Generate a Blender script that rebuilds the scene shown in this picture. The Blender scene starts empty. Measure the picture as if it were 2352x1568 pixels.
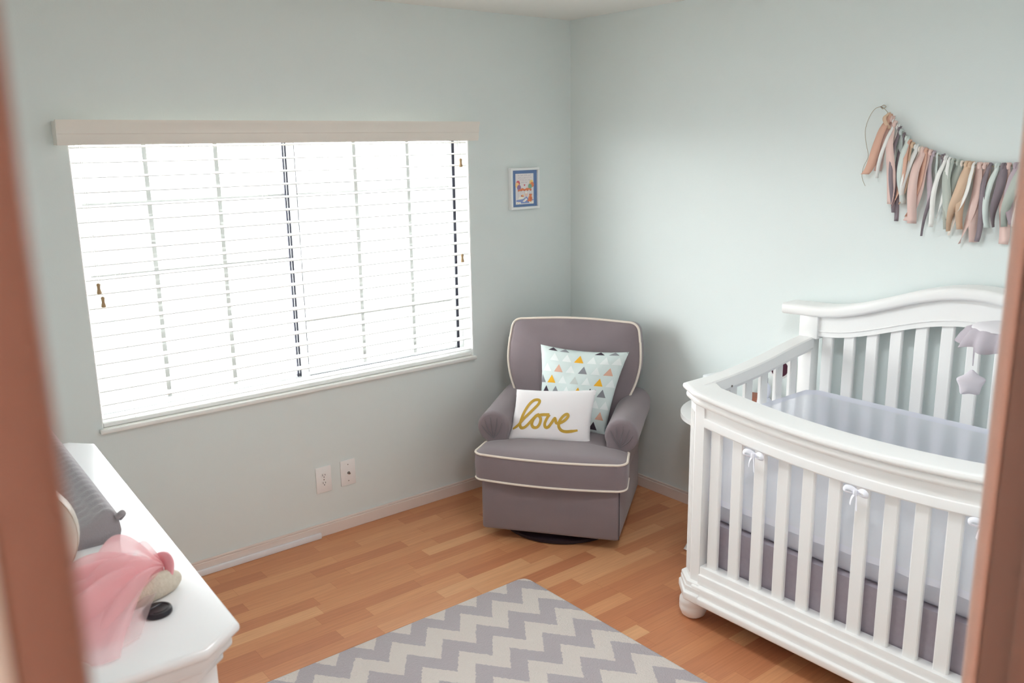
import bpy, bmesh, math, random
from mathutils import Vector, Matrix
C = bpy.context.scene
COL = C.collection
random.seed(7)
PI = math.pi

# ------------------------------------------------------------------ camera
cam = bpy.data.objects.new('camera', bpy.data.cameras.new('camera'))
COL.objects.link(cam); C.camera = cam
yaw, pitch, roll, fpx = 0.6744194, 0.2229446, -0.0157694, 1992.547
CAMP = Vector((-3.282845, -3.569543, 1.805633))
fw = Vector((math.sin(yaw)*math.cos(pitch), math.cos(yaw)*math.cos(pitch), -math.sin(pitch)))
rt = Vector((math.cos(yaw), -math.sin(yaw), 0)); up = rt.cross(fw)
rt2 = rt*math.cos(roll) + up*math.sin(roll); up2 = -rt*math.sin(roll) + up*math.cos(roll)
M = Matrix(((rt2.x, up2.x, -fw.x, CAMP.x), (rt2.y, up2.y, -fw.y, CAMP.y), (rt2.z, up2.z, -fw.z, CAMP.z), (0, 0, 0, 1)))
cam.matrix_world = M
cam.data.sensor_width = 36; cam.data.lens = 36*fpx/2352; cam.data.clip_start = 0.02
cam.data.dof.use_dof = True; cam.data.dof.focus_distance = 3.6; cam.data.dof.aperture_fstop = 4.6

# ------------------------------------------------------------------ light and exposure
vs = C.view_settings
vs.view_transform = 'Standard'; vs.look = 'None'; vs.gamma = 1; vs.use_curve_mapping = False
vs.exposure = 4.07
w = bpy.data.worlds.new('daylight'); C.world = w; w.use_nodes = True
bg = w.node_tree.nodes['Background']
bg.inputs[0].default_value = (0.90, 0.95, 1.0, 1); bg.inputs[1].default_value = 1.0
_n = w.node_tree.nodes; _tc = _n.new('ShaderNodeTexCoord'); _sx = _n.new('ShaderNodeSeparateXYZ'); _rp = _n.new('ShaderNodeValToRGB')   # hazy sky, brighter towards the horizon
_rp.color_ramp.elements[0].position = 0.0; _rp.color_ramp.elements[0].color = (1.30, 1.29, 1.28, 1); _rp.color_ramp.elements[1].position = .75; _rp.color_ramp.elements[1].color = (.50, .505, .52, 1)
w.node_tree.links.new(_tc.outputs['Generated'], _sx.inputs[0]); w.node_tree.links.new(_sx.outputs[2], _rp.inputs[0]); w.node_tree.links.new(_rp.outputs[0], bg.inputs[0])
def lamp(name, kind, loc, energy, color=(1, 1, 1), **k):
    l = bpy.data.lights.new(name, kind); l.energy = energy; l.color = color
    for a, b in k.items(): setattr(l, a, b)
    o = bpy.data.objects.new(name, l); COL.objects.link(o); o.location = loc
    return o
portal = lamp('window_daylight', 'AREA', (-1.6, 0.22, 1.34), 1, shape='RECTANGLE', size=1.84, size_y=1.26)
portal.rotation_euler = (-PI/2, 0, 0); portal.data.cycles.is_portal = True
sun = lamp('sun', 'SUN', (0, -3, 9), 2.2, (1.0, .96, .9)); sun.rotation_euler = (math.radians(42), 0, 0); sun.data.angle = math.radians(.6)
hall = lamp('hall_fill_light', 'AREA', (-2.75, -4.0, 2.4), .03, (1.0, 0.88, 0.8), shape='DISK', size=0.35)  # added unseen dim warm fill behind the camera, lights the jambs
room_fill = lamp('room_fill_light', 'AREA', (-1.65, -2.3, 2.425), .95, (.90, .96, 1.0), shape='DISK', size=.4)  # added soft fill under the ceiling to lift the room, no fixture there
C.cycles.max_bounces = 14; C.cycles.diffuse_bounces = 10; C.cycles.transparent_max_bounces = 24
C.cycles.sample_clamp_indirect = 4.0

# ------------------------------------------------------------------ helpers
def srgb(r, g, b):
    f = lambda c: (c/255/12.92) if c/255 <= .04045 else ((c/255+.055)/1.055)**2.4
    return (f(r), f(g), f(b), 1)
def mat(name, col, rough=.5, spec=.5, bump=None, sheen=0, metal=0, noise=None, bdist=.002):
    m = bpy.data.materials.new(name); m.use_nodes = True
    nt = m.node_tree; b = nt.nodes['Principled BSDF']
    b.inputs['Base Color'].default_value = col; b.inputs['Roughness'].default_value = rough
    b.inputs['Specular IOR Level'].default_value = spec; b.inputs['Metallic'].default_value = metal
    if sheen:
        b.inputs['Sheen Weight'].default_value = sheen; b.inputs['Sheen Roughness'].default_value = .5
    if bump or noise:
        tc = nt.nodes.new('ShaderNodeTexCoord')
    if bump:
        n = nt.nodes.new('ShaderNodeTexNoise'); n.inputs['Scale'].default_value = bump[0]; n.inputs['Detail'].default_value = 3
        bn = nt.nodes.new('ShaderNodeBump'); bn.inputs['Strength'].default_value = bump[1]; bn.inputs['Distance'].default_value = bdist
        nt.links.new(tc.outputs['Object'], n.inputs['Vector']); nt.links.new(n.outputs['Fac'], bn.inputs['Height'])
        nt.links.new(bn.outputs['Normal'], b.inputs['Normal'])
    if noise:                                   # noise = (scale, other colour)
        n2 = nt.nodes.new('ShaderNodeTexNoise'); n2.inputs['Scale'].default_value = noise[0]; n2.inputs['Detail'].default_value = 4
        mx = nt.nodes.new('ShaderNodeMix'); mx.data_type = 'RGBA'
        mx.inputs[6].default_value = col; mx.inputs[7].default_value = noise[1]
        nt.links.new(tc.outputs['Object'], n2.inputs['Vector']); nt.links.new(n2.outputs['Fac'], mx.inputs[0])
        nt.links.new(mx.outputs[2], b.inputs['Base Color'])
    return m
def smooth(me, ang=35):
    for p in me.polygons: p.use_smooth = True
    try: me.set_sharp_from_angle(angle=math.radians(ang))
    except Exception: pass
def obj(name, bm, m, parent=None, loc=(0, 0, 0), rot=(0, 0, 0), ang=35, bevel=None):
    bmesh.ops.recalc_face_normals(bm, faces=bm.faces[:])
    me = bpy.data.meshes.new(name); bm.to_mesh(me); bm.free()
    for x in (m if isinstance(m, (list, tuple)) else [m]): me.materials.append(x)
    smooth(me, ang)
    o = bpy.data.objects.new(name, me); COL.objects.link(o)
    o.parent = parent; o.location = loc; o.rotation_euler = rot
    if bevel:
        md = o.modifiers.new('bevel', 'BEVEL'); md.width = bevel[0]; md.segments = bevel[1]; md.limit_method = 'ANGLE'; md.angle_limit = math.radians(40)
        md.harden_normals = False
    return o
def tag(o, label, cat, group=None, kind=None):
    o['label'] = label; o['category'] = cat
    if group: o['group'] = group
    if kind: o['kind'] = kind
    return o
def struct(o, label=None, cat=None):
    o['kind'] = 'structure'
    if label: o['label'] = label
    if cat: o['category'] = cat
    return o
def thing(name, label, cat, loc=(0, 0, 0), rotz=0, group=None):
    o = bpy.data.objects.new(name, None); COL.objects.link(o)
    o.empty_display_size = .1
    o.location = loc; o.rotation_euler = (0, 0, rotz)
    return tag(o, label, cat, group)
def B(): return bmesh.new()
def box(bm, x0, x1, y0, y1, z0, z1, bev=0, seg=2, mi=0):
    v = [bm.verts.new((x, y, z)) for z in (z0, z1) for y in (y0, y1) for x in (x0, x1)]
    fs = [bm.faces.new([v[i] for i in q]) for q in ((0, 2, 3, 1), (4, 5, 7, 6), (0, 1, 5, 4), (2, 6, 7, 3), (0, 4, 6, 2), (1, 3, 7, 5))]
    for f in fs: f.material_index = mi
    if bev:
        es = list({e for f in fs for e in f.edges})
        bmesh.ops.bevel(bm, geom=es, offset=bev, segments=seg, profile=.5, affect='EDGES')
    return bm
def prism(bm, pts, z0, z1, bev=0, seg=3, top_only=False):
    lo = [bm.verts.new((p[0], p[1], z0)) for p in pts]; hi = [bm.verts.new((p[0], p[1], z1)) for p in pts]
    n = len(pts); a = bm.faces.new(lo[::-1]); b = bm.faces.new(hi)
    fs = [bm.faces.new((lo[i], lo[(i+1) % n], hi[(i+1) % n], hi[i])) for i in range(n)]
    if bev:
        es = list(b.edges) + ([] if top_only else list(a.edges))
        bmesh.ops.bevel(bm, geom=es, offset=bev, segments=seg, profile=.5, affect='EDGES')
    return bm
def tube(bm, pts, r, n=8, closed=False, mi=0, r2=None):
    pts = [Vector(p) for p in pts]; N = len(pts); rings = []; nrm = None
    for i in range(N):
        if closed: t = pts[(i+1) % N] - pts[i-1]
        else: t = pts[min(i+1, N-1)] - pts[max(i-1, 0)]
        if t.length < 1e-9: t = Vector((0, 0, 1))
        t.normalize()
        if nrm is None:
            nrm = t.orthogonal().normalized()
        else:
            nrm = nrm - t*nrm.dot(t)
            nrm = nrm.normalized() if nrm.length > 1e-6 else t.orthogonal().normalized()
        bi = t.cross(nrm)
        rr = r[i] if isinstance(r, (list, tuple)) else r
        rings.append([bm.verts.new(pts[i] + nrm*math.cos(2*PI*k/n)*rr + bi*math.sin(2*PI*k/n)*(r2 or rr)) for k in range(n)])
    M_ = N if closed else N-1
    for i in range(M_):
        a, b = rings[i], rings[(i+1) % N]
        for k in range(n):
            bm.faces.new((a[k], a[(k+1) % n], b[(k+1) % n], b[k])).material_index = mi
    if not closed:
        bm.faces.new(rings[0][::-1]).material_index = mi; bm.faces.new(rings[-1]).material_index = mi
    return bm
def lathe(bm, prof, cx=0, cy=0, n=32, mi=0):
    rings = []
    for r, z in prof:
        if r < 1e-6: rings.append([bm.verts.new((cx, cy, z))])
        else: rings.append([bm.verts.new((cx+r*math.cos(2*PI*k/n), cy+r*math.sin(2*PI*k/n), z)) for k in range(n)])
    for a, b in zip(rings, rings[1:]):
        for k in range(n):
            q = []
            for v in ((a[k % len(a)]), a[(k+1) % n % len(a)], b[(k+1) % n % len(b)], b[k % len(b)]):
                if v not in q: q.append(v)
            if len(q) > 2:
                try: bm.faces.new(q).material_index = mi
                except ValueError: pass
    return bm
def catmull(P, sub=6, closed=False):
    P = [Vector(p) for p in P]; out = []; N = len(P)
    for i in range(N if closed else N-1):
        if closed: p0, p1, p2, p3 = P[i-1], P[i], P[(i+1) % N], P[(i+2) % N]
        else: p0, p1, p2, p3 = P[max(i-1, 0)], P[i], P[i+1], P[min(i+2, N-1)]
        for k in range(sub):
            t = k/sub
            out.append(.5*((2*p1)+(-p0+p2)*t+(2*p0-5*p1+4*p2-p3)*t*t+(-p0+3*p1-3*p2+p3)*t**3))
    if not closed: out.append(P[-1])
    return out
def roundpoly(pts, rad, seg=5):
    out = []; n = len(pts)
    for i in range(n):
        p, a, b = Vector(pts[i]), Vector(pts[i-1]), Vector(pts[(i+1) % n])
        r = rad[i] if isinstance(rad, (list, tuple)) else rad
        da, db = (a-p), (b-p); la, lb = da.length, db.length
        r = min(r, la*.49, lb*.49)
        if r < 1e-5: out.append(p); continue
        s, e = p+da/la*r, p+db/lb*r
        for k in range(seg+1):
            t = k/seg; out.append((1-t)**2*s+2*t*(1-t)*p+t*t*e)
    return out
def offset_loop(pts, d):
    """offset an open polyline in xy sideways (to its left for d>0)"""
    out = []
    for i in range(len(pts)):
        a = Vector(pts[max(i-1, 0)][:2]); b = Vector(pts[i][:2]); c = Vector(pts[min(i+1, len(pts)-1)][:2])
        t1 = (b-a).normalized() if i > 0 else (c-b).normalized(); t2 = (c-b).normalized() if i < len(pts)-1 else t1
        n1 = Vector((-t1.y, t1.x)); n2 = Vector((-t2.y, t2.x)); n = (n1+n2).normalized()
        k = 1/max(.4, n.dot(n1)); q = b+n*d*k; out.append((q.x, q.y))
    return out

# ------------------------------------------------------------------ materials
wall_m = mat('mint_wall_paint', srgb(223, 230, 229), .75, .25, bump=(160, .22), bdist=.0015)
ceil_m = mat('ceiling_paint', srgb(233, 231, 226), .85, .2, bump=(90, .3))
trim_m = mat('trim_paint', srgb(228, 214, 206), .5, .4)
white_m = mat('white_enamel', srgb(240, 239, 238), .32, .5)
dresser_m = mat('white_furniture_lacquer', srgb(240, 241, 243), .22, .5)
vinyl_m = mat('white_vinyl', srgb(238, 240, 240), .4, .4)
slat_m = mat('faux_wood_white', srgb(240, 240, 238), .45, .4)
valance_m = mat('valance_white', srgb(232, 226, 218), .55, .35, bump=(30, .1))
dark_m = mat('dark_gasket', srgb(50, 50, 62), .6, .3)
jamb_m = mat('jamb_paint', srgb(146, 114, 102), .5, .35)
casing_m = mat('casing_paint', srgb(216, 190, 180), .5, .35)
grey_f = mat('grey_microsuede', srgb(130, 118, 123), .95, .15, bump=(420, .5), sheen=.3, noise=(9, srgb(138, 126, 130)), bdist=.001)
piping_m = mat('cream_piping', srgb(232, 220, 208), .8, .2)
black_m = mat('black_base', srgb(38, 26, 34), .5, .4)
love_m = mat('white_cotton', srgb(240, 236, 238), .9, .15, bump=(260, .4), sheen=.2, bdist=.001)
gold_m = mat('gold_print', srgb(190, 155, 48), .45, .5, noise=(40, srgb(203, 160, 62)))
mintf_m = mat('pale_mint_cotton', srgb(215, 227, 226), .9, .15, bump=(25, .5), bdist=.004)
tri_y = mat('yellow_print', srgb(240, 182, 62), .9, .1); tri_p = mat('peach_print', srgb(222, 178, 158), .9, .1)
tri_g = mat('grey_print', srgb(140, 142, 148), .9, .1); tri_d = mat('charcoal_print', srgb(74, 66, 76), .9, .1)
tri_w = mat('white_print', srgb(234, 240, 240), .9, .1); tri_s = mat('silver_print', srgb(200, 206, 203), .9, .1)
skirt_m = mat('grey_linen', srgb(166, 157, 166), .95, .1, bump=(300, .5), noise=(60, srgb(178, 170, 178)), bdist=.001)
mattress_m = mat('mattress_sheet', srgb(226, 228, 236), .9, .1)
knit_m = mat('grey_knit', srgb(152, 147, 151), .95, .1, bump=(230, .6), sheen=.3, bdist=.002)
pearl_m = mat('cream_satin', srgb(222, 216, 196), .3, .6, noise=(14, srgb(205, 205, 198)))
lace_m = mat('cream_lace', srgb(222, 214, 200), .9, .2, bump=(220, 1.0), noise=(120, srgb(196, 184, 166)))
cap_m = mat('black_plastic', srgb(30, 26, 36), .3, .5)
plate_m = mat('ivory_plate', srgb(240, 237, 236), .4, .4)
metal_m = mat('steel', srgb(150, 140, 135), .35, .5, metal=.9)
wood_m = mat('tassel_wood', srgb(176, 148, 112), .55, .4)
blue_m = mat('blue_mat', srgb(112, 138, 182), .8, .2)
paper_m = mat('paper', srgb(238, 232, 232), .8, .2)
def translucent(name, col, alpha, rough=1, transl=.4):
    m = bpy.data.materials.new(name); m.use_nodes = True; nt = m.node_tree
    for n in list(nt.nodes): nt.nodes.remove(n)
    out = nt.nodes.new('ShaderNodeOutputMaterial'); d = nt.nodes.new('ShaderNodeBsdfDiffuse'); t = nt.nodes.new('ShaderNodeBsdfTranslucent')
    tr = nt.nodes.new('ShaderNodeBsdfTransparent'); m1 = nt.nodes.new('ShaderNodeMixShader'); m2 = nt.nodes.new('ShaderNodeMixShader')
    d.inputs[0].default_value = col; t.inputs[0].default_value = col
    m1.inputs[0].default_value = transl; m2.inputs[0].default_value = alpha
    nt.links.new(d.outputs[0], m1.inputs[1]); nt.links.new(t.outputs[0], m1.inputs[2])
    nt.links.new(tr.outputs[0], m2.inputs[1]); nt.links.new(m1.outputs[0], m2.inputs[2]); nt.links.new(m2.outputs[0], out.inputs[0])
    return m
mesh_m = translucent('white_breathable_mesh', srgb(248, 249, 254), .86, transl=.5)
band_m = translucent('white_binding', srgb(236, 237, 246), .97, transl=.2)
tulle_m = translucent('pink_tulle', srgb(252, 212, 216), .5, transl=.35)
tulle2_m = translucent('pale_pink_tulle', srgb(250, 226, 226), .3, transl=.35)
satin_m = mat('pink_satin', srgb(224, 150, 158), .45, .5)
def glass():
    m = bpy.data.materials.new('window_glass'); m.use_nodes = True; nt = m.node_tree
    for n in list(nt.nodes): nt.nodes.remove(n)
    out = nt.nodes.new('ShaderNodeOutputMaterial'); g = nt.nodes.new('ShaderNodeBsdfGlossy'); t = nt.nodes.new('ShaderNodeBsdfTransparent'); mx = nt.nodes.new('ShaderNodeMixShader')
    g.inputs['Roughness'].default_value = .02; t.inputs[0].default_value = (.93, .95, .95, 1); mx.inputs[0].default_value = .06
    nt.links.new(t.outputs[0], mx.inputs[1]); nt.links.new(g.outputs[0], mx.inputs[2]); nt.links.new(mx.outputs[0], out.inputs[0])
    return m
glass_m = glass()
class NT:
    """tiny helper for math node chains"""
    def __init__(s, m): s.nt = m.node_tree
    def n(s, t, **k):
        x = s.nt.nodes.new(t)
        for a, b in k.items(): setattr(x, a, b)
        return x
    def m(s, op, a, b=None, c=None):
        x = s.n('ShaderNodeMath', operation=op)
        for i, v in enumerate((a, b, c)):
            if v is None: continue
            if isinstance(v, (int, float)): x.inputs[i].default_value = v
            else: s.nt.links.new(v, x.inputs[i])
        return x.outputs[0]
    def l(s, a, b): s.nt.links.new(a, b)
def floor_mat():
    m = bpy.data.materials.new('strip_wood_floor'); m.use_nodes = True; N = NT(m); b = m.node_tree.nodes['Principled BSDF']
    tc = N.n('ShaderNodeTexCoord'); sp = N.n('ShaderNodeSeparateXYZ'); N.l(tc.outputs['Object'], sp.inputs[0])
    X, Y = sp.outputs[0], sp.outputs[1]
    yr = N.m('DIVIDE', N.m('ADD', Y, .0045), .0715); row = N.m('FLOOR', yr); fy = N.m('SUBTRACT', yr, row)
    wn = N.n('ShaderNodeTexWhiteNoise', noise_dimensions='1D'); N.l(row, wn.inputs['W'])
    xr = N.m('ADD', N.m('DIVIDE', X, .46), N.m('MULTIPLY', wn.outputs['Value'], 9.0)); cid = N.m('FLOOR', xr); fx = N.m('SUBTRACT', xr, cid)
    cv = N.n('ShaderNodeCombineXYZ'); N.l(row, cv.inputs[0]); N.l(cid, cv.inputs[1])
    w2 = N.n('ShaderNodeTexWhiteNoise', noise_dimensions='2D'); N.l(cv.outputs[0], w2.inputs['Vector'])
    rp = N.n('ShaderNodeValToRGB'); e = rp.color_ramp.elements
    e[0].position = 0; e[0].color = srgb(192, 126, 90); e[1].position = 1; e[1].color = srgb(224, 172, 128)
    for p, c in ((.3, srgb(203, 138, 98)), (.55, srgb(209, 147, 105)), (.8, srgb(215, 155, 112))):
        q = e.new(p); q.color = c
    N.l(w2.outputs['Value'], rp.inputs[0])
    mp = N.n('ShaderNodeMapping'); mp.inputs['Scale'].default_value = (6, 130, 1); N.l(tc.outputs['Object'], mp.inputs[0])
    off = N.n('ShaderNodeVectorMath', operation='ADD'); N.l(mp.outputs[0], off.inputs[0]); N.l(w2.outputs['Color'], off.inputs[1])
    no = N.n('ShaderNodeTexNoise'); no.inputs['Scale'].default_value = 1.0; no.inputs['Detail'].default_value = 5; N.l(off.outputs[0], no.inputs['Vector'])
    mx = N.n('ShaderNodeMix', data_type='RGBA', blend_type='MULTIPLY'); mx.inputs[0].default_value = .32
    gr = N.n('ShaderNodeValToRGB'); gr.color_ramp.elements[0].position = .3; gr.color_ramp.elements[0].color = (.62, .55, .5, 1); gr.color_ramp.elements[1].position = .7; gr.color_ramp.elements[1].color = (1.08, 1.05, 1.0, 1)
    N.l(no.outputs['Fac'], gr.inputs[0]); N.l(rp.outputs[0], mx.inputs[6]); N.l(gr.outputs[0], mx.inputs[7])
    ey = N.m('MINIMUM', fy, N.m('SUBTRACT', 1, fy)); ex = N.m('MINIMUM', fx, N.m('SUBTRACT', 1, fx))
    gap = N.m('MAXIMUM', N.m('LESS_THAN', ey, .012), N.m('LESS_THAN', ex, .0022))
    mg = N.n('ShaderNodeMix', data_type='RGBA', blend_type='MULTIPLY'); mg.inputs[7].default_value = (.86, .80, .76, 1)
    N.l(gap, mg.inputs[0]); N.l(mx.outputs[2], mg.inputs[6]); N.l(mg.outputs[2], b.inputs['Base Color'])
    b.inputs['Roughness'].default_value = .38; b.inputs['Specular IOR Level'].default_value = .35
    return m
def rug_mat():
    m = bpy.data.materials.new('chevron_pile'); m.use_nodes = True; N = NT(m); b = m.node_tree.nodes['Principled BSDF']
    tc = N.n('ShaderNodeTexCoord'); no = N.n('ShaderNodeTexNoise'); no.inputs['Scale'].default_value = 70; no.inputs['Detail'].default_value = 2
    N.l(tc.outputs['Object'], no.inputs['Vector'])
    d = N.n('ShaderNodeVectorMath', operation='MULTIPLY_ADD'); N.l(no.outputs['Color'], d.inputs[0]); d.inputs[1].default_value = (.014, .014, 0); N.l(tc.outputs['Object'], d.inputs[2])
    sp = N.n('ShaderNodeSeparateXYZ'); N.l(d.outputs[0], sp.inputs[0])
    # world: x peaks at -1.362 + .1555k ; stripe edge y = -1.013 - .103*tri
    xs = N.m('DIVIDE', N.m('ADD', sp.outputs[0], 1.362), .1555)
    fr = N.m('SUBTRACT', xs, N.m('FLOOR', xs)); tri = N.m('MULTIPLY', N.m('MINIMUM', fr, N.m('SUBTRACT', 1, fr)), 2)
    yy = N.m('DIVIDE', N.m('ADD', N.m('ADD', sp.outputs[1], 1.013), N.m('MULTIPLY', tri, .103)), .206)
    fy = N.m('SUBTRACT', yy, N.m('FLOOR', yy))
    msk = N.n('ShaderNodeMapRange'); msk.inputs[1].default_value = .235; msk.inputs[2].default_value = .265
    N.l(N.m('ABSOLUTE', N.m('SUBTRACT', fy, .25)), msk.inputs[0])
    mx = N.n('ShaderNodeMix', data_type='RGBA'); mx.inputs[6].default_value = srgb(182, 173, 177); mx.inputs[7].default_value = srgb(222, 212, 205)
    N.l(msk.outputs[0], mx.inputs[0])
    n2 = N.n('ShaderNodeTexNoise'); n2.inputs['Scale'].default_value = 190; n2.inputs['Detail'].default_value = 4; N.l(tc.outputs['Object'], n2.inputs['Vector'])
    bn = N.n('ShaderNodeBump'); bn.inputs['Strength'].default_value = .9; bn.inputs['Distance'].default_value = .006; N.l(n2.outputs['Fac'], bn.inputs['Height'])
    N.l(bn.outputs['Normal'], b.inputs['Normal'])
    N.l(mx.outputs[2], b.inputs['Base Color']); b.inputs['Roughness'].default_value = 1; b.inputs['Specular IOR Level'].default_value = .05
    b.inputs['Sheen Weight'].default_value = .3
    return m
ground_m = mat('pale_ground', srgb(118, 124, 118), .95, .1, noise=(.9, srgb(140, 142, 148)))

# ================================================================== room shell
H = 2.44; XL = -3.30; YB = -3.22; T = .16
WX0, WX1, WZ0, WZ1 = -2.507, -.686, .736, 1.92
bm = B(); box(bm, -4.3, 0.2, -4.8, .16, -.06, 0); struct(obj('floor', bm, floor_mat()), 'strip wood floor in warm orange brown', 'floor')
bm = B(); box(bm, -4.3, 0.2, -4.8, .16, H, H+.06); struct(obj('ceiling', bm, ceil_m), 'plain off white ceiling', 'ceiling')
bm = B()
box(bm, XL-.12, WX0, 0, T, 0, H); box(bm, WX1, .12, 0, T, 0, H); box(bm, WX0, WX1, 0, T, WZ1, H); box(bm, WX0, WX1, 0, T, 0, WZ0-.018)
struct(obj('wall_window', bm, wall_m), 'mint painted wall with the window', 'wall')
bm = B(); box(bm, 0, .12, YB-.10, 0, 0, H); struct(obj('wall_right', bm, wall_m), 'mint painted wall behind the crib', 'wall')
bm = B(); box(bm, XL-.12, XL, YB-.10, 0, 0, H); struct(obj('wall_left', bm, wall_m), 'mint painted wall behind the dresser', 'wall')
DX0, DX1, DZ = -3.259, -2.333, 2.06            # rough opening of the doorway
bm = B(); box(bm, XL-.12, DX0, YB-.10, YB, 0, H); box(bm, DX1, .0, YB-.10, YB, 0, H); box(bm, DX0, DX1, YB-.10, YB, DZ, H)
struct(obj('wall_door', bm, wall_m), 'mint painted wall with the doorway', 'wall')
hall_m = mat('hall_paint', srgb(176, 148, 134), .8, .2)
bm = B(); box(bm, -4.3, -4.18, -4.8, YB-.10, 0, H); struct(obj('wall_hall_left', bm, hall_m))
bm = B(); box(bm, -1.2, -1.08, -4.8, YB-.10, 0, H); struct(obj('wall_hall_right', bm, hall_m))
bm = B(); box(bm, -4.3, -1.08, -4.92, -4.8, 0, H); struct(obj('wall_hall_back', bm, hall_m))
# door frame: jambs, head, stops, casings
dj = bpy.data.objects.new('door_1', None); COL.objects.link(dj); dj.location = (-2.864, YB-.06, 0); struct(dj, 'doorway frame in warm pinkish paint around the camera', 'door frame')
def dpart(name, bm, m, **k):
    bmesh.ops.translate(bm, verts=bm.verts[:], vec=-dj.location); return obj(name, bm, m, dj, **k)
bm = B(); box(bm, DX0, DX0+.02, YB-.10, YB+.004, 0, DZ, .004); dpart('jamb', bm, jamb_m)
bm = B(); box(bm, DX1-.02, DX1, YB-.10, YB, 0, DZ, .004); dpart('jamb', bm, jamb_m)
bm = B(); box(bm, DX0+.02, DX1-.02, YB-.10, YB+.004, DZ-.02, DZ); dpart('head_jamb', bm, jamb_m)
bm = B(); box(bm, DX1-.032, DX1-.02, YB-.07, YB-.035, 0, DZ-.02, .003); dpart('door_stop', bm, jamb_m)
bm = B(); box(bm, XL+.002, DX0+.012, YB, YB+.013, 0, DZ+.05, .004); dpart('casing', bm, casing_m)
bm = B(); box(bm, DX1-.021, DX1+.05, YB+.0005, YB+.016, 0, DZ+.05, .005, 3); dpart('casing', bm, casing_m)
bm = B(); box(bm, DX0+.012, DX1-.014, YB, YB+.014, DZ-.012, DZ+.05, .004); dpart('casing', bm, casing_m)
# baseboards
def baseb(name, prof_pts, mname):
    bm = B(); return bm
bm = B(); box(bm, XL, -.0, -.012, 0, 0, .055, 0); box(bm, XL, 0, -.009, 0, .055, .066); struct(obj('baseboard_window', bm, trim_m, bevel=(.003, 2)), 'pinkish white baseboard under the window', 'baseboard')
bm = B(); box(bm, -.012, 0, YB, -.012, 0, .055); box(bm, -.009, 0, YB, -.012, .055, .066); struct(obj('baseboard_right', bm, trim_m, bevel=(.003, 2)), 'pinkish white baseboard behind glider and crib', 'baseboard')
bm = B(); box(bm, XL, XL+.012, YB, -.012, 0, .066); struct(obj('baseboard_left', bm, trim_m))
bm = B(); box(bm, XL+.02, -1.62, -.027, -.0122, 0, .028, .004, 2)
tag(obj('cord_cover', bm, mat('cover_white', srgb(232, 230, 232), .5, .4)), 'narrow white cord cover strip along the left baseboard', 'cord cover')
# outside
bm = B(); box(bm, -30, 30, .9, 60, -.9, -.5); struct(obj('ground_outside', bm, ground_m), 'pale sunlit ground beyond the window', 'ground')

# ------------------------------------------------------------------ window_1
wn = bpy.data.objects.new('window_1', None); COL.objects.link(wn); wn.location = (-1.6, .1, WZ0); struct(wn, 'white sliding window with grids', 'window')
def wpart(name, bm, m, **k):
    bmesh.ops.translate(bm, verts=bm.verts[:], vec=-wn.location); return obj(name, bm, m, wn, **k)
bm = B(); e = .004                                # white drywall return lining
box(bm, WX0, WX0+e, .002, T, WZ0, WZ1); box(bm, WX1-e, WX1, .002, T, WZ0, WZ1); box(bm, WX0, WX1, .002, T, WZ1-e, WZ1)
wpart('reveal', bm, mat('reveal_white', srgb(240, 241, 240), .6, .3))
bm = B(); box(bm, WX0-.012, WX1+.006, -.022, .0, WZ0-.018, WZ0, .004); box(bm, WX0+.0005, WX1-.0005, 0, .1, WZ0-.0175, WZ0)
wpart('sill', bm, mat('sill_white', srgb(240, 239, 236), .4, .4))
FX0, FX1, FZ0, FZ1 = WX0+e, WX1-e, WZ0, WZ1-e
bm = B(); fr = .026
for a in ((FX0, FX0+fr, FZ0, FZ1), (FX1-fr, FX1, FZ0, FZ1), (FX0+fr, FX1-fr, FZ0, FZ0+fr*.8), (FX0+fr, FX1-fr, FZ1-fr, FZ1)):
    box(bm, a[0], a[1], .085, T, a[2], a[3], .002)
wpart('window_frame', bm, vinyl_m)
def sash(x0, x1, y0, y1, st=.03, name='sash'):
    bm = B(); z0, z1 = FZ0+.022, FZ1-.022
    for a in ((x0, x0+st, z0, z1), (x1-st, x1, z0, z1), (x0+st, x1-st, z0, z0+st*.7), (x0+st, x1-st, z1-st, z1)):
        box(bm, a[0], a[1], y0, y1, a[2], a[3], .002)
    s = wpart(name, bm, vinyl_m)
    bm = B(); ym = (y0+y1)/2; box(bm, x0+st, x1-st, ym-.002, ym+.002, z0+st*.7, z1-st); g = obj('pane', bm, glass_m, s)
    bmesh_off = -wn.location
    g.location = bmesh_off
    return s, (x0+st, x1-st, z0+st*.7, z1-st, ym)
sl, gl = sash(FX0+fr-.006, -1.572, .122, .146, name='fixed_sash')
sr, gr_ = sash(-1.602, FX1-fr+.006, .09, .116, name='sliding_sash')
def grid(par, g, xs):
    bm = B()
    for x in xs: box(bm, x-.009, x+.009, g[4]+.003, g[4]+.011, g[2], g[3])
    for z in (1.60, 1.315, 1.027): box(bm, g[0], g[1], g[4]+.0035, g[4]+.0105, z-.008, z+.008)
    o = obj('grid', bm, mat('grid_grey', srgb(180, 174, 170), .5, .3), par); o.location = -wn.location
grid(sl, gl, (-2.197, -1.907)); grid(sr, gr_, (-1.267, -.977))
bm = B()
for x in (-1.616, -1.604): box(bm, x-.003, x+.003, .112, .1215, FZ0+.03, FZ1-.03)
box(bm, -1.574, -1.5715, .089, .0905, FZ0+.05, FZ1-.05)
for x in (FX1-fr-.008, FX1-fr-.001): box(bm, x-.003, x+.002, .084, .0905, FZ0+.02, FZ1-.03)
box(bm, FX0+fr, FX1-fr, .0835, .0852, FZ0+.021, FZ0+.024)
box(bm, -1.57, FX1-fr, .0835, .0905, FZ0+.029, FZ0+.0325)
wpart('gasket', bm, dark_m)
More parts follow.
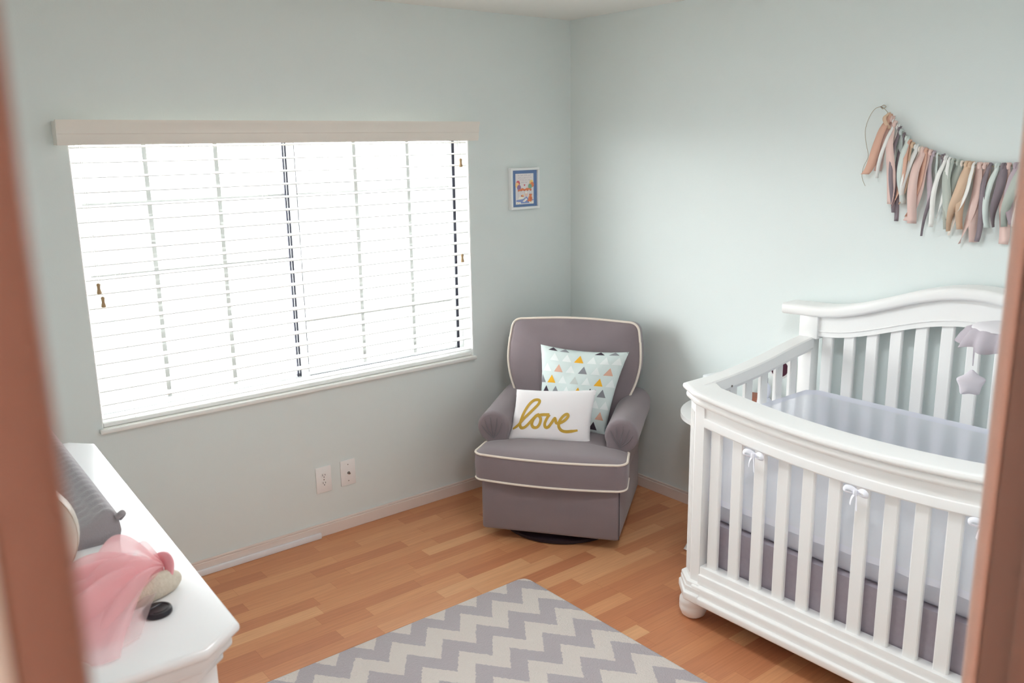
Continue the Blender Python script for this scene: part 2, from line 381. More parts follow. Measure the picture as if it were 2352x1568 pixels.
bm = B(); box(bm, -1.592, -1.578, .078, .09, 1.29, 1.37, .003); box(bm, -1.588, -1.582, .07, .08, 1.31, 1.335, .002); wpart('latch', bm, vinyl_m)

# ------------------------------------------------------------------ blind
bl = thing('window_blind', 'white horizontal slat blind with valance, lowered over the window', 'blind', (-1.6, .035, WZ0))
def bpart(name, bm, m, **k):
    bmesh.ops.translate(bm, verts=bm.verts[:], vec=-bl.location); return obj(name, bm, m, bl, **k)
BX0, BX1 = WX0+.008, WX1-.008
bm = B(); VX0, VX1 = -2.552, -.668
prof = [(-.058, 1.828), (-.06, 1.836), (-.064, 1.842), (-.064, 1.866), (-.067, 1.870), (-.067, 1.892), (-.074, 1.905), (-.076, 1.918), (-.06, 1.918), (-.052, 1.9), (-.05, 1.828)]
n = len(prof)
a = [bm.verts.new((VX0, y, z)) for y, z in prof]; c = [bm.verts.new((VX1, y, z)) for y, z in prof]
for i in range(n): bm.faces.new((a[i], a[(i+1) % n], c[(i+1) % n], c[i]))
bm.faces.new(a); bm.faces.new(c[::-1])
for x in (VX0, VX1-.01): box(bm, x, x+.01, -.052, -.002, 1.83, 1.914, .001)
bpart('valance', bm, valance_m)
bm = B(); box(bm, WX0+.0045, WX1-.0045, .004, .068, 1.868, WZ1-.0042, .002); bpart('headrail', bm, slat_m)
NS = 20; Z0 = 1.820; PIT = .0552
for i in range(NS):
    z = Z0-PIT*i; bm = B(); N_ = 6; th = .0032
    lo, hi = [], []
    for k in range(N_+1):
        t = k/N_; y = .009+.05*t; zz = z+.0035*(1-(2*t-1)**2)+.003*(t-.5)
        lo.append((y, zz-th/2)); hi.append((y, zz+th/2))
    ring = lo+hi[::-1]; m_ = len(ring)
    A = [bm.verts.new((BX0, y, q)) for y, q in ring]; Cc = [bm.verts.new((BX1, y, q)) for y, q in ring]
    for k in range(m_): bm.faces.new((A[k], A[(k+1) % m_], Cc[(k+1) % m_], Cc[k]))
    bm.faces.new(A[::-1]); bm.faces.new(Cc)
    bpart('slat', bm, slat_m)
bm = B(); box(bm, BX0, BX1, .008, .06, WZ0+.001, WZ0+.017, .003); bpart('bottom_rail', bm, slat_m)
cord_m = mat('blind_cord', srgb(225, 225, 222), .8, .2)
for x in (-2.366, -2.05, -1.735, -1.44, -1.12, -.82):
    bm = B()
    for y in (.0075, .0605): tube(bm, [(x-.012, y, WZ0+.02), (x-.012, y, 1.875)], .0008, 5)
    for i in range(NS): tube(bm, [(x-.012, .0075, Z0-PIT*i-.003), (x-.012, .0605, Z0-PIT*i-.001)], .0006, 4)
    tube(bm, [(x, .034, WZ0+.02), (x, .034, 1.875)], .0008, 5)
    bpart('ladder_cord', bm, cord_m)
for x, zt, x0 in ((-2.461, 1.293, -2.470), (-2.451, 1.24, -2.464), (-.743, 1.724, -.742), (-.749, 1.253, -.744)):
    bm = B(); tube(bm, [(x0, -.006, 1.87), (x0+.3*(x-x0), -.008, (1.87+zt)/2), (x, -.01, zt+.012)], .0009, 5); cd = bpart('pull_cord', bm, cord_m)
    bm = B(); lathe(bm, [(0, zt+.02), (.005, zt+.019), (.0075, zt+.014), (.006, zt+.006), (.0058, zt-.002), (.0085, zt-.014), (.009, zt-.019), (.006, zt-.022), (0, zt-.022)], x, -.01, 14)
    bmesh.ops.translate(bm, verts=bm.verts[:], vec=-bl.location); t = obj('tassel', bm, wood_m, cd); t['label'] = 'turned wooden tassel'

# ------------------------------------------------------------------ wall plates, picture
def plate(name, label, cat, xc, zc, wd=.079, ht=.127):
    p = thing(name, label, cat, (xc, -.0005, zc))
    bm = B(); box(bm, -wd/2, wd/2, -.0055, .0, -ht/2, ht/2, .0025, 2); obj('cover_plate', bm, plate_m, p)
    return p
p = plate('electrical_outlet', 'white electrical outlet plate, left of the pair under window', 'outlet', -1.581, .281)
for s in (1, -1):
    bm = B(); pts = [(.0165*math.cos(a), .0145*math.sin(a)) for a in [2*PI*k/28 for k in range(28)]]
    pts = [(x, max(-.0125, min(.0125, z))) for x, z in pts]
    lo = [bm.verts.new((x, -.0072, z+s*.0195)) for x, z in pts]; hi = [bm.verts.new((x, -.004, z+s*.0195)) for x, z in pts]
    bm.faces.new(lo)
    for k in range(28): bm.faces.new((lo[k], lo[(k+1) % 28], hi[(k+1) % 28], hi[k]))
    so = obj('socket', bm, plate_m, p)
    bm = B()
    for x, h_ in ((-.0063, .0045), (.0063, .0036)): box(bm, x-.0011, x+.0011, -.0076, -.007, s*.0195+.004-h_, s*.0195+.004+h_)
    lathe(bm, [(0, 0), (.0024, 0), (.0024, .0006), (0, .0006)], 0, 0, 10); vs_ = bm.verts[-22:] if len(bm.verts) > 22 else bm.verts
    # turn the ground hole to face the room
    g = [v for v in bm.verts if abs(v.co.z) < .001 and abs(v.co.x) < .003 and abs(v.co.y) < .003]
    for v in g:
        x, y, z = v.co; v.co = Vector((x, -.007-z, y+s*.0195-.0062))
    obj('slots', bm, cap_m, so)
bm = B(); tube(bm, [(0, -.0068, 0), (0, -.005, 0)], .0028, 10); obj('screw', bm, metal_m, p)
p = plate('cable_jack', 'white cable jack plate, right of the pair under window', 'wall plate', -1.453, .284)
bm = B(); tube(bm, [(0.002, -.005, -.002), (.002, -.008, -.002)], .0075, 6); tube(bm, [(0.002, -.008, -.002), (.002, -.017, -.002)], .0047, 14); obj('coax_connector', bm, metal_m, p)
for z in (.041, -.041):
    bm = B(); tube(bm, [(0, -.0068, z), (0, -.005, z)], .0026, 10); obj('screw', bm, metal_m, p)

PW, PH = .194, .214
pic = thing('framed_picture', 'small white framed picture with blue mat right of the window', 'picture', (-.341, -.001, 1.581))
bm = B(); fwid = .013
for a in ((-PW/2, PW/2, PH/2-fwid, PH/2), (-PW/2, PW/2, -PH/2, -PH/2+fwid), (-PW/2, -PW/2+fwid, -PH/2+fwid, PH/2-fwid), (PW/2-fwid, PW/2, -PH/2+fwid, PH/2-fwid)):
    box(bm, a[0], a[1], -.024, 0, a[2], a[3], .0015)
obj('frame', bm, vinyl_m, pic)
bm = B(); box(bm, -PW/2+fwid-.001, PW/2-fwid+.001, -.014, -.002, -PH/2+fwid-.001, PH/2-fwid+.001); obj('mat_board', bm, blue_m, pic)
AW, AH = .122, .158                      # artwork sheet
art = [paper_m] + [mat('ink_'+n_, srgb(*[min(255, int(q*.8+58)) for q in c]), .8, .1) for n_, c in (('grey', (150, 140, 160)), ('red', (206, 70, 84)), ('peach', (240, 190, 120)), ('purple', (128, 92, 140)), ('green', (104, 150, 120)), ('orange', (222, 110, 62)), ('yellow', (240, 200, 110)), ('rust', (198, 92, 56)), ('blue', (110, 130, 190)), ('pink', (232, 196, 182)), ('cream', (244, 238, 226)))]
bm = B(); box(bm, -AW/2, AW/2, -.0152, -.0142, -AH/2-.002, AH/2-.002)
LV = [0]
def aface(pts, mi):
    LV[0] += 1; y = -.0153-LV[0]*.00001
    f = bm.faces.new([bm.verts.new((-AW/2+u*AW, y, AH/2-.002-v*AH)) for u, v in pts]); f.material_index = mi
def aell(u, v, ru, rv, mi, n=20): aface([(u+ru*math.cos(2*PI*k/n), v+rv*math.sin(2*PI*k/n)) for k in range(n)], mi)
def aline(pts, wd, mi):
    for (a, b), (c_, d) in zip(pts, pts[1:]):
        dx, dy = c_-a, d-b; L = math.hypot(dx, dy) or 1; nx, ny = -dy/L*wd, dx/L*wd*.75
        aface([(a+nx, b+ny), (c_+nx, d+ny), (c_-nx, d-ny), (a-nx, b-ny)], mi)
rnd = random.Random(3)
for v, u0, u1 in ((.055, .14, .84), (.135, .13, .84), (.21, .20, .78), (.29, .31, .68)):   # handwritten lines, too small to read
    u = u0
    while u < u1:
        L = rnd.randint(2, 5); q = [(u+k*.018, v+rnd.uniform(-.018, .018)) for k in range(L*2)]
        aline(q, .004, 1); u += L*.036+.03
aface([(.48, .36), (.51, .35), (.54, .37), (.49, .415), (.44, .37), (.46, .35)], 2)
for u, v, mi in ((.13, .31, 2), (.08, .37, 3), (.18, .45, 4), (.87, .30, 7), (.91, .37, 6), (.79, .43, 5)): aell(u, v, .105, .088, mi)
aline([(.14, .52), (.14, .80)], .004, 1); aline([(.87, .53), (.87, .76)], .004, 1)
aface([(.12, .54), (.28, .49), (.38, .47), (.50, .51), (.60, .47), (.72, .48), (.88, .51), (.88, .55), (.72, .53), (.5, .56), (.3, .55), (.13, .58)], 6)
for u in (.15, .3, .48, .66, .82): aell(u, .55, .05, .022, 8)
for u in (.24, .34, .46, .66, .77): aline([(u, .56), (u, .66)], .004, 1)
aell(.58, .68, .085, .075, 10); aell(.58, .63, .07, .03, 11); aell(.36, .73, .085, .035, 8); aell(.39, .71, .04, .03, 3); aell(.3, .8, .16, .05, 11)
aface([(.02, .86), (.40, .83), (.60, .75), (.70, .84), (.98, .86), (.98, .97), (.02, .97)], 9)
aface([(.02, .91), (.28, .93), (.24, .995), (.02, .995)], 11); aface([(.36, .91), (.58, .80), (.64, .85), (.48, .93)], 11); aface([(.72, .91), (.98, .89), (.98, .98), (.76, .98)], 11)
for q in ((.08, .96), (.16, .94), (.2, .98), (.48, .88), (.56, .84), (.84, .95), (.92, .92)): aell(q[0], q[1], .014, .01, rnd.choice((2, 5, 4)))
aell(.80, .83, .115, .095, 6); aell(.82, .725, .065, .05, 6); aell(.76, .69, .025, .018, 6); aell(.88, .69, .025, .018, 6); aell(.70, .89, .07, .03, 6); aell(.82, .90, .06, .03, 6); aell(.83, .82, .055, .055, 8)
obj('artwork', bm, art, pic)

# ------------------------------------------------------------------ rug
bm = B(); RX0, RX1, RY0, RY1 = -2.66, -1.143, -3.1, -.955
out = roundpoly([(RX0, RY0), (RX1, RY0), (RX1, RY1), (RX0, RY1)], .035, 6)
prism(bm, [(p.x, p.y) for p in out], .0005, .013, .005, 3, True)
rug = obj('chevron_rug', bm, rug_mat(), ang=60); tag(rug, 'grey and cream chevron area rug on the wood floor', 'rug')

# ================================================================== glider
GO = Vector((-.853, -.78, 0)); GR = math.atan2(-.812, .584)
gl_ = thing('glider_chair', 'grey upholstered glider armchair with cream piping in the corner', 'armchair', GO, GR)
bm = B(); lathe(bm, [(0, .0), (.275, .0), (.29, .006), (.29, .02), (.275, .028), (.20, .034), (.12, .05), (.0, .05)], 0, .30, 48); obj('swivel_base', bm, black_m, gl_)
bm = B(); box(bm, -.322, .322, .0, .68, .052, .30, .016, 3); obj('skirt_box', bm, grey_f, gl_)
bm = B(); box(bm, .3215, .3235, .004, .008, .06, .29); obj('corner_seam', bm, dark_m, gl_)
# T cushion
def tcush():
    o = [(-.25, .56), (-.25, .165), (-.34, .165), (-.352, -.02), (-.1, -.045), (.1, -.045), (.352, -.02), (.34, .165), (.25, .165), (.25, .56)]
    return roundpoly([Vector((x, y, 0)) for x, y in o], [.03, .02, .05, .06, .2, .2, .06, .05, .02, .03], 6)
def cush_w(y):
    if y < .03: r_ = .05; q = min(r_, y+.02); return .352-r_+math.sqrt(max(0, r_*r_-(r_-q)**2))
    if y < .15: return .352-.01*(y-.03)/.12
    t = min(1, (y-.15)/.025); t = t*t*(3-2*t); return .342*(1-t)+.249*t
ysq = [-.02, -.0185, -.015, -.01, -.004, .004, .015, .03, .06, .09, .12, .15, .155, .16, .165, .17, .175, .20, .25, .30, .36, .42, .48, .54, .56]
NU = 28; bm = B(); gt = []
for y in ysq:
    w_ = cush_w(y); rowv = []
    for i in range(NU+1):
        u = -1+2*i/NU; ue = math.copysign(1-(1-abs(u))**1.4, u)
        e1 = 1-abs(ue)**6; e2 = min(1, max(0, (y+.02)/.07)); e2 = 1-(1-e2)**3; e3 = min(1, max(0, (.58-y)/.08))
        yo = y-.026*(1-ue*ue)*max(0, 1-(y+.02)/.12)
        rowv.append(bm.verts.new((ue*w_, yo, .424+.024*e1*e2*e3)))
    gt.append(rowv)
for a, b in zip(gt, gt[1:]):
    for i in range(NU): bm.faces.new((a[i], a[i+1], b[i+1], b[i]))
rimv = gt[0][:]+[rw_[-1] for rw_ in gt[1:]]+gt[-1][-2::-1]+[rw_[0] for rw_ in gt[-2:0:-1]]
loop = [v.co.copy() for v in rimv]
prevr = rimv
for z, k in ((.405, 1.006), (.36, 1.012), (.32, 1.008), (.302, 1.0)):
    cur = [bm.verts.new((p.x*k, .2+(p.y-.2)*k, z)) for p in loop]
    for i in range(len(cur)): bm.faces.new((prevr[i], prevr[(i+1) % len(cur)], cur[(i+1) % len(cur)], cur[i]))
    prevr = cur
bm.faces.new(prevr[::-1])
sc = obj('seat_cushion', bm, grey_f, gl_, ang=70)
for z in (.302, .424):
    bm = B(); tube(bm, [(p.x, p.y, z) for p in loop], .0055, 8, True); obj('piping', bm, piping_m, sc)
# arms
for s in (-1, 1):
    pr = []
    # scroll profile (x outwards = s)
    cx, cz, R = .305, .500, .078
    for k in range(25):
        a = math.radians(-60+ k*(300-60+60-60)/24); pr.append((cx+R*math.cos(a)*1.0, cz+R*math.sin(a)))
    pr = [(cx+R*math.cos(math.radians(-62+k*11.2)), cz+R*math.sin(math.radians(-62+k*11.2))) for k in range(25)]
    pr += [(.240, .40), (.240, .30), (.325, .30), (.325, .41)]
    bm = B(); secs = []
    for y, sc_, dz in ((.148, .80, 0), (.152, .93, 0), (.162, .99, 0), (.176, 1, 0), (.3, 1, .004), (.45, 1, .014), (.60, 1, .02), (.66, .96, .02)):
        secs.append([bm.verts.new((s*(cx+(x-cx)*(sc_ if z > .42 else min(1, sc_+.1))), y, (cz+(z-cz)*(sc_ if z > .42 else 1))+(dz if z > .42 else 0))) for x, z in pr])
    m_ = len(pr)
    for a, b in zip(secs, secs[1:]):
        for k in range(m_): bm.faces.new((a[k], a[(k+1) % m_], b[(k+1) % m_], b[k]))
    bm.faces.new(secs[0]); bm.faces.new(secs[-1][::-1])
    arm = obj('armrest', bm, grey_f, gl_, ang=50)
    bm = B()      # gathered pleats on the scroll front, running down to one point
    for a in (150, 115, 80, 45, 10):
        x1, z1 = cx+.055*math.cos(math.radians(a)), cz+.055*math.sin(math.radians(a)); x0, z0 = cx-.004, cz-.052
        P = catmull([(s*x1, .1445, z1), (s*((x0+x1)/2+.008*math.cos(math.radians(a))), .1455, (z0+z1)/2), (s*x0, .1465, z0)], 6)
        tube(bm, P, [.0015+.0014*math.sin(PI*i/(len(P)-1)) for i in range(len(P))], 6)
    obj('pleats', bm, mat('pleat_shade', srgb(126, 118, 122), .95, .1) if s < 0 else bpy.data.materials['pleat_shade'], arm)
# back: outline in local x / height along the tilted plane
back_o = [(-.262, .44), (-.275, .545), (-.318, .66), (-.336, .76), (-.330, .88), (-.318, .955), (0, .978), (.318, .955), (.330, .88), (.336, .76), (.318, .66), (.275, .545), (.262, .44)]
bo = catmull([(x, z, 0) for x, z in back_o[:5]], 4)[:-1] + [Vector(v) for v in roundpoly([(-.330, .86, 0), (-.318, .952, 0), (0, .972, 0), (.318, .952, 0), (.330, .86, 0)], [.0, .055, .3, .055, 0], 8)] + catmull([(x, z, 0) for x, z in back_o[8:]], 4)[1:]
tilt = math.radians(14)
def bk(x, z, d):             # d = depth behind the front face
    h = z-.44
    return (x, .475+h*math.sin(tilt)+d*math.cos(tilt), .44+h*math.cos(tilt)-d*math.sin(tilt)*.6)
bm = B(); n = len(bo); cz_ = .72
secs = []
for d, k in ((.0, 1.0), (.008, 1.012), (.06, 1.015), (.13, 1.0), (.15, .96)):
    secs.append([bm.verts.new(bk(p.x*k, cz_+(p.y-cz_)*k, d)) for p in bo])
for a, b in zip(secs, secs[1:]):
    for k in range(n): bm.faces.new((a[k], a[(k+1) % n], b[(k+1) % n], b[k]))
ff = bm.faces.new(secs[0]); bm.faces.new(secs[-1][::-1])
# puffed front
ring = secs[0]; bm.faces.remove(ff)
prev = ring
for k, d in ((.93, -.014), (.8, -.026), (.55, -.036), (.25, -.04)):
    cur = [bm.verts.new(bk(p.x*k, cz_+(p.y-cz_)*k, d)) for p in bo]
    for i in range(n): bm.faces.new((prev[i], prev[(i+1) % n], cur[(i+1) % n], cur[i]))
    prev = cur
cv = bm.verts.new(bk(0, cz_, -.041))
for i in range(n): bm.faces.new((prev[i], prev[(i+1) % n], cv))
bc = obj('back_cushion', bm, grey_f, gl_, ang=60)
bm = B(); tube(bm, [bk(p.x*1.004, cz_+(p.y-cz_)*1.004, -.001) for p in bo], .0058, 8); obj('piping', bm, piping_m, bc)
# outer back shell between the arms, down to the floor box
bm = B(); box(bm, -.30, .30, .58, .70, .06, .60, .03, 3); obj('back_shell', bm, grey_f, gl_)

# ------------------------------------------------------------------ pillows
def gworld(x, y, z): return GO + Vector((x*.584+y*.812, -x*.812+y*.584, z))
class Pillow:
    def __init__(s, corners, th, pinch, depth=.5, wr=0, seed=1):
        s.c = [Vector(q) for q in corners]; s.th = th; s.p = pinch; s.dp = depth; s.wr = wr
        s.rn = [(random.Random(seed+i).uniform(3, 9), random.Random(seed+i+50).uniform(3, 9), random.Random(seed+i+90).uniform(0, 6)) for i in range(4)]
        s.nrm = (s.c[1]-s.c[0]).cross(s.c[3]-s.c[0]).normalized()
    def pt(s, u, v, side):          # u,v in 0..1 (v from the top), side -1 front +1 back
        a, b = 2*u-1, 2*v-1
        uu = .5+.5*a*(1-s.p*(1-b*b)); vv = .5+.5*b*(1-s.p*(1-a*a))
        tl, tr, br, bl_ = s.c
        P = (tl*(1-uu)+tr*uu)*(1-vv)+(bl_*(1-uu)+br*uu)*vv
        bulge = (max(0, 1-a*a)*max(0, 1-b*b))**s.dp
        wv = sum(math.sin(f*a+h)*math.sin(g*b+h) for f, g, h in s.rn)*s.wr*min(1, bulge*2)
        return P + s.nrm*side*(s.th*bulge+wv+.0015)
    def build(s, bm, n=36):
        for side in (-1, 1):
            g = [[bm.verts.new(s.pt(i/n, j/n, side)) for i in range(n+1)] for j in range(n+1)]
            for j in range(n):
                for i in range(n): bm.faces.new((g[j][i], g[j][i+1], g[j+1][i+1], g[j+1][i]))
        bmesh.ops.remove_doubles(bm, verts=bm.verts[:], dist=.0032)
    def decal(s, bm, poly_uv, mi, side, lift=.0012):
        """triangle given as three uv points, subdivided to follow the cloth"""
        K = 6; (a, b, c) = [Vector(q) for q in poly_uv]; grid_ = {}
        for i in range(K+1):
            for j in range(K+1-i):
                q = a+(b-a)*(i/K)+(c-a)*(j/K); P = s.pt(q.x, q.y, side)
                grid_[i, j] = bm.verts.new(P+s.nrm*side*lift)
        for i in range(K):
            for j in range(K-i):
                bm.faces.new((grid_[i, j], grid_[i+1, j], grid_[i, j+1])).material_index = mi
                if i+j < K-1: bm.faces.new((grid_[i+1, j], grid_[i+1, j+1], grid_[i, j+1])).material_index = mi
def pillow_obj(name, P, mats, label, base, extra=None, group=None):
    bm = B(); P.build(bm); 
    if extra: extra(bm, P)
    bmesh.ops.translate(bm, verts=bm.verts[:], vec=-Vector(base))
    o = obj(name, bm, mats, None, base, ang=80); tag(o, label, 'pillow', group); return o
# back pillow (triangle print)
cl = [(-.150, .487, .835), (.292, .475, .820), (.200, .335, .432), (-.135, .330, .432)]
P1 = Pillow([gworld(*q) for q in cl], .062, .075, .5, .0016, 4)
front = -1 if P1.nrm.dot(Vector((-.812, -.584, 0))) < 0 else 1
tris = []
rows = [  # v of the base line, [(u centre, material)]
 (.045, [(.155, 4), (.295, 3), (.70, 4), (.86, 3)]), (.165, [(.18, 5), (.335, 5), (.485, 1), (.64, 5), (.79, 5), (.93, 5)]),
 (.30, [(.09, 5), (.245, 2), (.40, 5), (.56, 3), (.72, 5), (.875, 2)]), (.435, [(.02, 3), (.16, 1), (.315, 5), (.475, 6), (.63, 5), (.79, 1), (.94, 5)]),
 (.565, [(.09, 4), (.225, 3), (.38, 5), (.54, 1), (.70, 4), (.86, 3)]), (.70, [(.17, 5), (.32, 2), (.48, 5), (.64, 5), (.80, 5), (.93, 5)]),
 (.83, [(.1, 1), (.25, 5), (.41, 3), (.57, 5), (.73, 6), (.89, 2)]), (.955, [(.18, 4), (.33, 5), (.5, 2), (.66, 1), (.82, 4)])]
def tri_print(bm, P):
    for v, l in rows:
        for u, mi in l:
            hw, hh = .058, .095
            a, b, c = (max(.004, u-hw), v), (min(.996, u+hw), v), (u, max(.004, v-hh))
            P.decal(bm, (a, b, c), mi, front, .0007)
pillow_obj('throw_pillow', P1, [mintf_m, tri_y, tri_p, tri_g, tri_d, tri_w, tri_s], 'pale mint pillow with coloured triangles leaning on glider back', gworld(.03, .40, .435), tri_print)
# love pillow
cl = [(-.222, .285, .655), (.163, .315, .668), (.152, .205, .428), (-.247, .190, .428)]
P2 = Pillow([gworld(*q) for q in cl], .048, .055, .45, .0006, 9)
front2 = -1 if P2.nrm.dot(Vector((-.812, -.584, 0))) < 0 else 1
STR = [[(160, 1247), (225, 1205), (300, 1120), (390, 1035), (458, 965), (478, 920), (450, 900), (395, 912), (335, 970), (285, 1055), (255, 1150), (250, 1205), (270, 1238), (305, 1240), (345, 1212), (400, 1150), (450, 1098), (490, 1083)],
       [(505, 1098), (455, 1100), (415, 1150), (405, 1205), (432, 1240), (478, 1238), (506, 1195), (512, 1140), (492, 1098), (530, 1088), (620, 1088)],
       [(622, 1088), (592, 1135), (570, 1195), (580, 1238), (615, 1240), (655, 1190), (690, 1135), (702, 1150), (718, 1190), (765, 1190), (825, 1155), (858, 1110), (848, 1085), (815, 1092), (775, 1135), (750, 1190), (752, 1240), (785, 1280), (840, 1294), (910, 1288), (985, 1275)]]
def love_print(bm, P):
    tl, tr, br, bl_ = (165, 770), (1150, 790), (1122, 1437), (110, 1375)
    def uv(x, y):
        u, v = .5, .5
        for _ in range(30):
            px = (tl[0]*(1-u)+tr[0]*u)*(1-v)+(bl_[0]*(1-u)+br[0]*u)*v; py = (tl[1]*(1-u)+tr[1]*u)*(1-v)+(bl_[1]*(1-u)+br[1]*u)*v
            u += (x-px)/980*.8; v += (y-py)/620*.8
        return u, v
    for si, S in enumerate(STR):
        pts = catmull([(x, y, 0) for x, y in S], 7); N_ = len(pts); L, R_ = [], []
        for i, p in enumerate(pts):
            t = (pts[min(i+1, N_-1)]-pts[max(i-1, 0)]).normalized(); nn = Vector((-t.y, t.x, 0))
            wd = 18*(.55+.45*min(1, i/5)) if si == 0 else 18
            if si == 2 and i > N_-8: wd *= .6+.4*(N_-1-i)/8
            for lst, sg in ((L, 1), (R_, -1)):
                q = p+nn*wd*sg; u, v = uv(q.x, q.y); lst.append(bm.verts.new(P.pt(u, v, front2)+P.nrm*front2*(.0007+.0001*si+.00001*i)))
        for i in range(N_-1): bm.faces.new((L[i], L[i+1], R_[i+1], R_[i])).material_index = 1
pillow_obj('lumbar_pillow', P2, [love_m, gold_m], 'white lumbar pillow with gold love script on glider seat', gworld(-.04, .25, .43), love_print)

# ================================================================== crib
YC = -2.235; HL = .705                       # crib centre and half length (to the outer post faces)
cr = thing('baby_crib', 'white baby crib with scooped front rail and arched headboard', 'crib', (-.45, YC, 0))
def cpart(name, bm, m=white_m, **k):
    bmesh.ops.translate(bm, verts=bm.verts[:], vec=-cr.location); k.setdefault('bevel', None); return obj(name, bm, m, cr, **k)
def mir(pts): return [(x, 2*YC-y) for x, y in pts][::-1]
def bow(y, x_end, x_mid, half): return x_mid+(x_end-x_mid)*min(1, abs((y-YC)/half))**2
Y0 = YC+HL                                    # -1.53
# front posts with chamfered fluted corner, plinth and bun foot
post = [(-.765, Y0-.015), (-.805, Y0-.015), (-.852, Y0-.075), (-.852, Y0-.115), (-.765, Y0-.115)]
for sgn in (0, 1):
    pts = post if not sgn else mir(post)
    bm = B(); prism(bm, pts, .165, .872)
    # flutes: raised reeds on the chamfer face
    a, b = Vector(post[1]), Vector(post[2])
    for t in (.2, .4, .6, .8):
        q = a+(b-a)*t; x, y = q.x, q.y
        if sgn: y = 2*YC-y
        tube(bm, [(x+.0005, y, .19), (x+.0005, y, .835)], .0042, 8)
    cpart('front_post', bm, ang=30)
    pl = [(-.75, Y0), (-.815, Y0), (-.872, Y0-.072), (-.872, Y0-.13), (-.75, Y0-.13)]
    if sgn: pl = mir(pl)
    bm = B(); prism(bm, pl, .148, .168, .006, 2)
    pl2 = [(-.74, Y0+.008), (-.82, Y0+.008), (-.892, Y0-.075), (-.892, Y0-.14), (-.74, Y0-.14)]
    if sgn: pl2 = mir(pl2)
    prism(bm, pl2, .095, .132, .008, 3)
    pl3 = [(-.745, Y0+.002), (-.816, Y0+.002), (-.879, Y0-.072), (-.879, Y0-.14), (-.745, Y0-.14)]
    if sgn: pl3 = mir(pl3)
    prism(bm, pl3, .13, .15)
    cpart('plinth', bm)
    y = Y0-.07; y = y if not sgn else 2*YC-y
    bm = B(); lathe(bm, [(0, 0), (.03, 0), (.045, .012), (.054, .035), (.055, .05), (.053, .056), (.055, .06), (.054, .075), (.045, .09), (.03, .098), (0, .098)], -.822, y, 32); cpart('bun_foot', bm, ang=50)
# base rail (straight) between the plinths
bm = B(); ya, yb = 2*YC-(Y0-.115), Y0-.115
box(bm, -.852, -.80, ya, yb, .15, .235, .005); box(bm, -.862, -.80, ya, yb, .15, .205, .005); box(bm, -.878, -.80, ya-.02, yb+.02, .10, .165, .01, 3); box(bm, -.891, -.80, ya-.018, yb+.018, .0955, .1275, .008, 3)
cpart('bottom_rail', bm)
# top rail in two rounded tiers plus apron
def ypath(x_end, x_mid, half, n=28): return [(bow(YC+half-2*half*i/n, x_end, x_mid, half), YC+half-2*half*i/n) for i in range(n+1)]
def dip(y): return -.053+.125*min(.65, abs(y-YC))**2          # the front top rail sags towards the middle
def ypath(x, half, n=30): return [(x, YC+half-2*half*i/n) for i in range(n+1)]
outer = [(-.70, Y0+.006), (-.832, Y0+.006)] + ypath(-.882, HL-.078)
outer = outer + [(-.832, 2*YC-Y0-.006), (-.70, 2*YC-Y0-.006)]
inner = [(-.70, Y0-.05), (-.74, Y0-.07)] + ypath(-.768, HL-.12)
inner = inner + [(-.74, 2*YC-Y0+.07), (-.70, 2*YC-Y0+.05)]
sg_ = 1 if offset_loop(outer, .016)[10][0] > outer[10][0] else -1
prof_ = [('i', .932), (.016, .932), (.008, .931), (.0025, .928), (0, .9215), (0, .916), (.002, .911), (.007, .907), (.021, .905), (.021, .9025), (.017, .901), (.0135, .897), (.012, .891), (.0125, .884), (.0155, .878), (.022, .873), (.036, .870), (.042, .868), ('i', .868)]
bm = B(); loops = []
for d, z in prof_:
    pth = inner if d == 'i' else (offset_loop(outer, sg_*d) if d else outer)
    loops.append([bm.verts.new((x, y, z+dip(y))) for x, y in pth])
for a, b in zip(loops, loops[1:]+loops[:1]):
    for k in range(len(a)-1): bm.faces.new((a[k], a[k+1], b[k+1], b[k]))
bm.faces.new([l[0] for l in loops]); bm.faces.new([l[-1] for l in loops][::-1])
tr_ = cpart('top_rail', bm, ang=32)
bm = B(); ha = HL-.115
ap = ypath(-.848, ha); secs = []
for x, y in ap:
    d = dip(y); secs.append([bm.verts.new((x+q[0], y, q[1]+d)) for q in ((0, .875), (0, .831), (-.0055, .829), (-.0065, .825), (-.0065, .801), (-.003, .796), (.026, .796), (.03, .80), (.03, .875))])
for a, b in zip(secs, secs[1:]):
    for k in range(9): bm.faces.new((a[k], a[(k+1) % 9], b[(k+1) % 9], b[k]))
bm.faces.new(secs[0]); bm.faces.new(secs[-1][::-1])
cpart('apron', bm, ang=22)
# slats
def slat(bm, p0, p1, wd, th, axis):
    """flat bar from p0 to p1, width along axis (unit vector), rounded edges"""
    d = (Vector(p1)-Vector(p0)).normalized(); ax = Vector(axis); nn = d.cross(ax).normalized()
    pr = [(-.5, -.3), (-.42, -.5), (.42, -.5), (.5, -.3), (.5, .3), (.42, .5), (-.42, .5), (-.5, .3)]
    A = [bm.verts.new(Vector(p0)+ax*wd*a+nn*th*b) for a, b in pr]; Bq = [bm.verts.new(Vector(p1)+ax*wd*a+nn*th*b) for a, b in pr]
    for k in range(8): bm.faces.new((A[k], A[(k+1) % 8], Bq[(k+1) % 8], Bq[k]))
    bm.faces.new(A); bm.faces.new(Bq[::-1])
ys = [YC+.0963*(6-i) for i in range(13)]
ysf = [-1.6885-.0954*i for i in range(12)]
for y in ysf:
    bm = B(); slat(bm, (-.828, y, .225), (-.828, y, .81+dip(y)), .0455, .018, (0, 1, 0)); cpart('front_slat', bm)
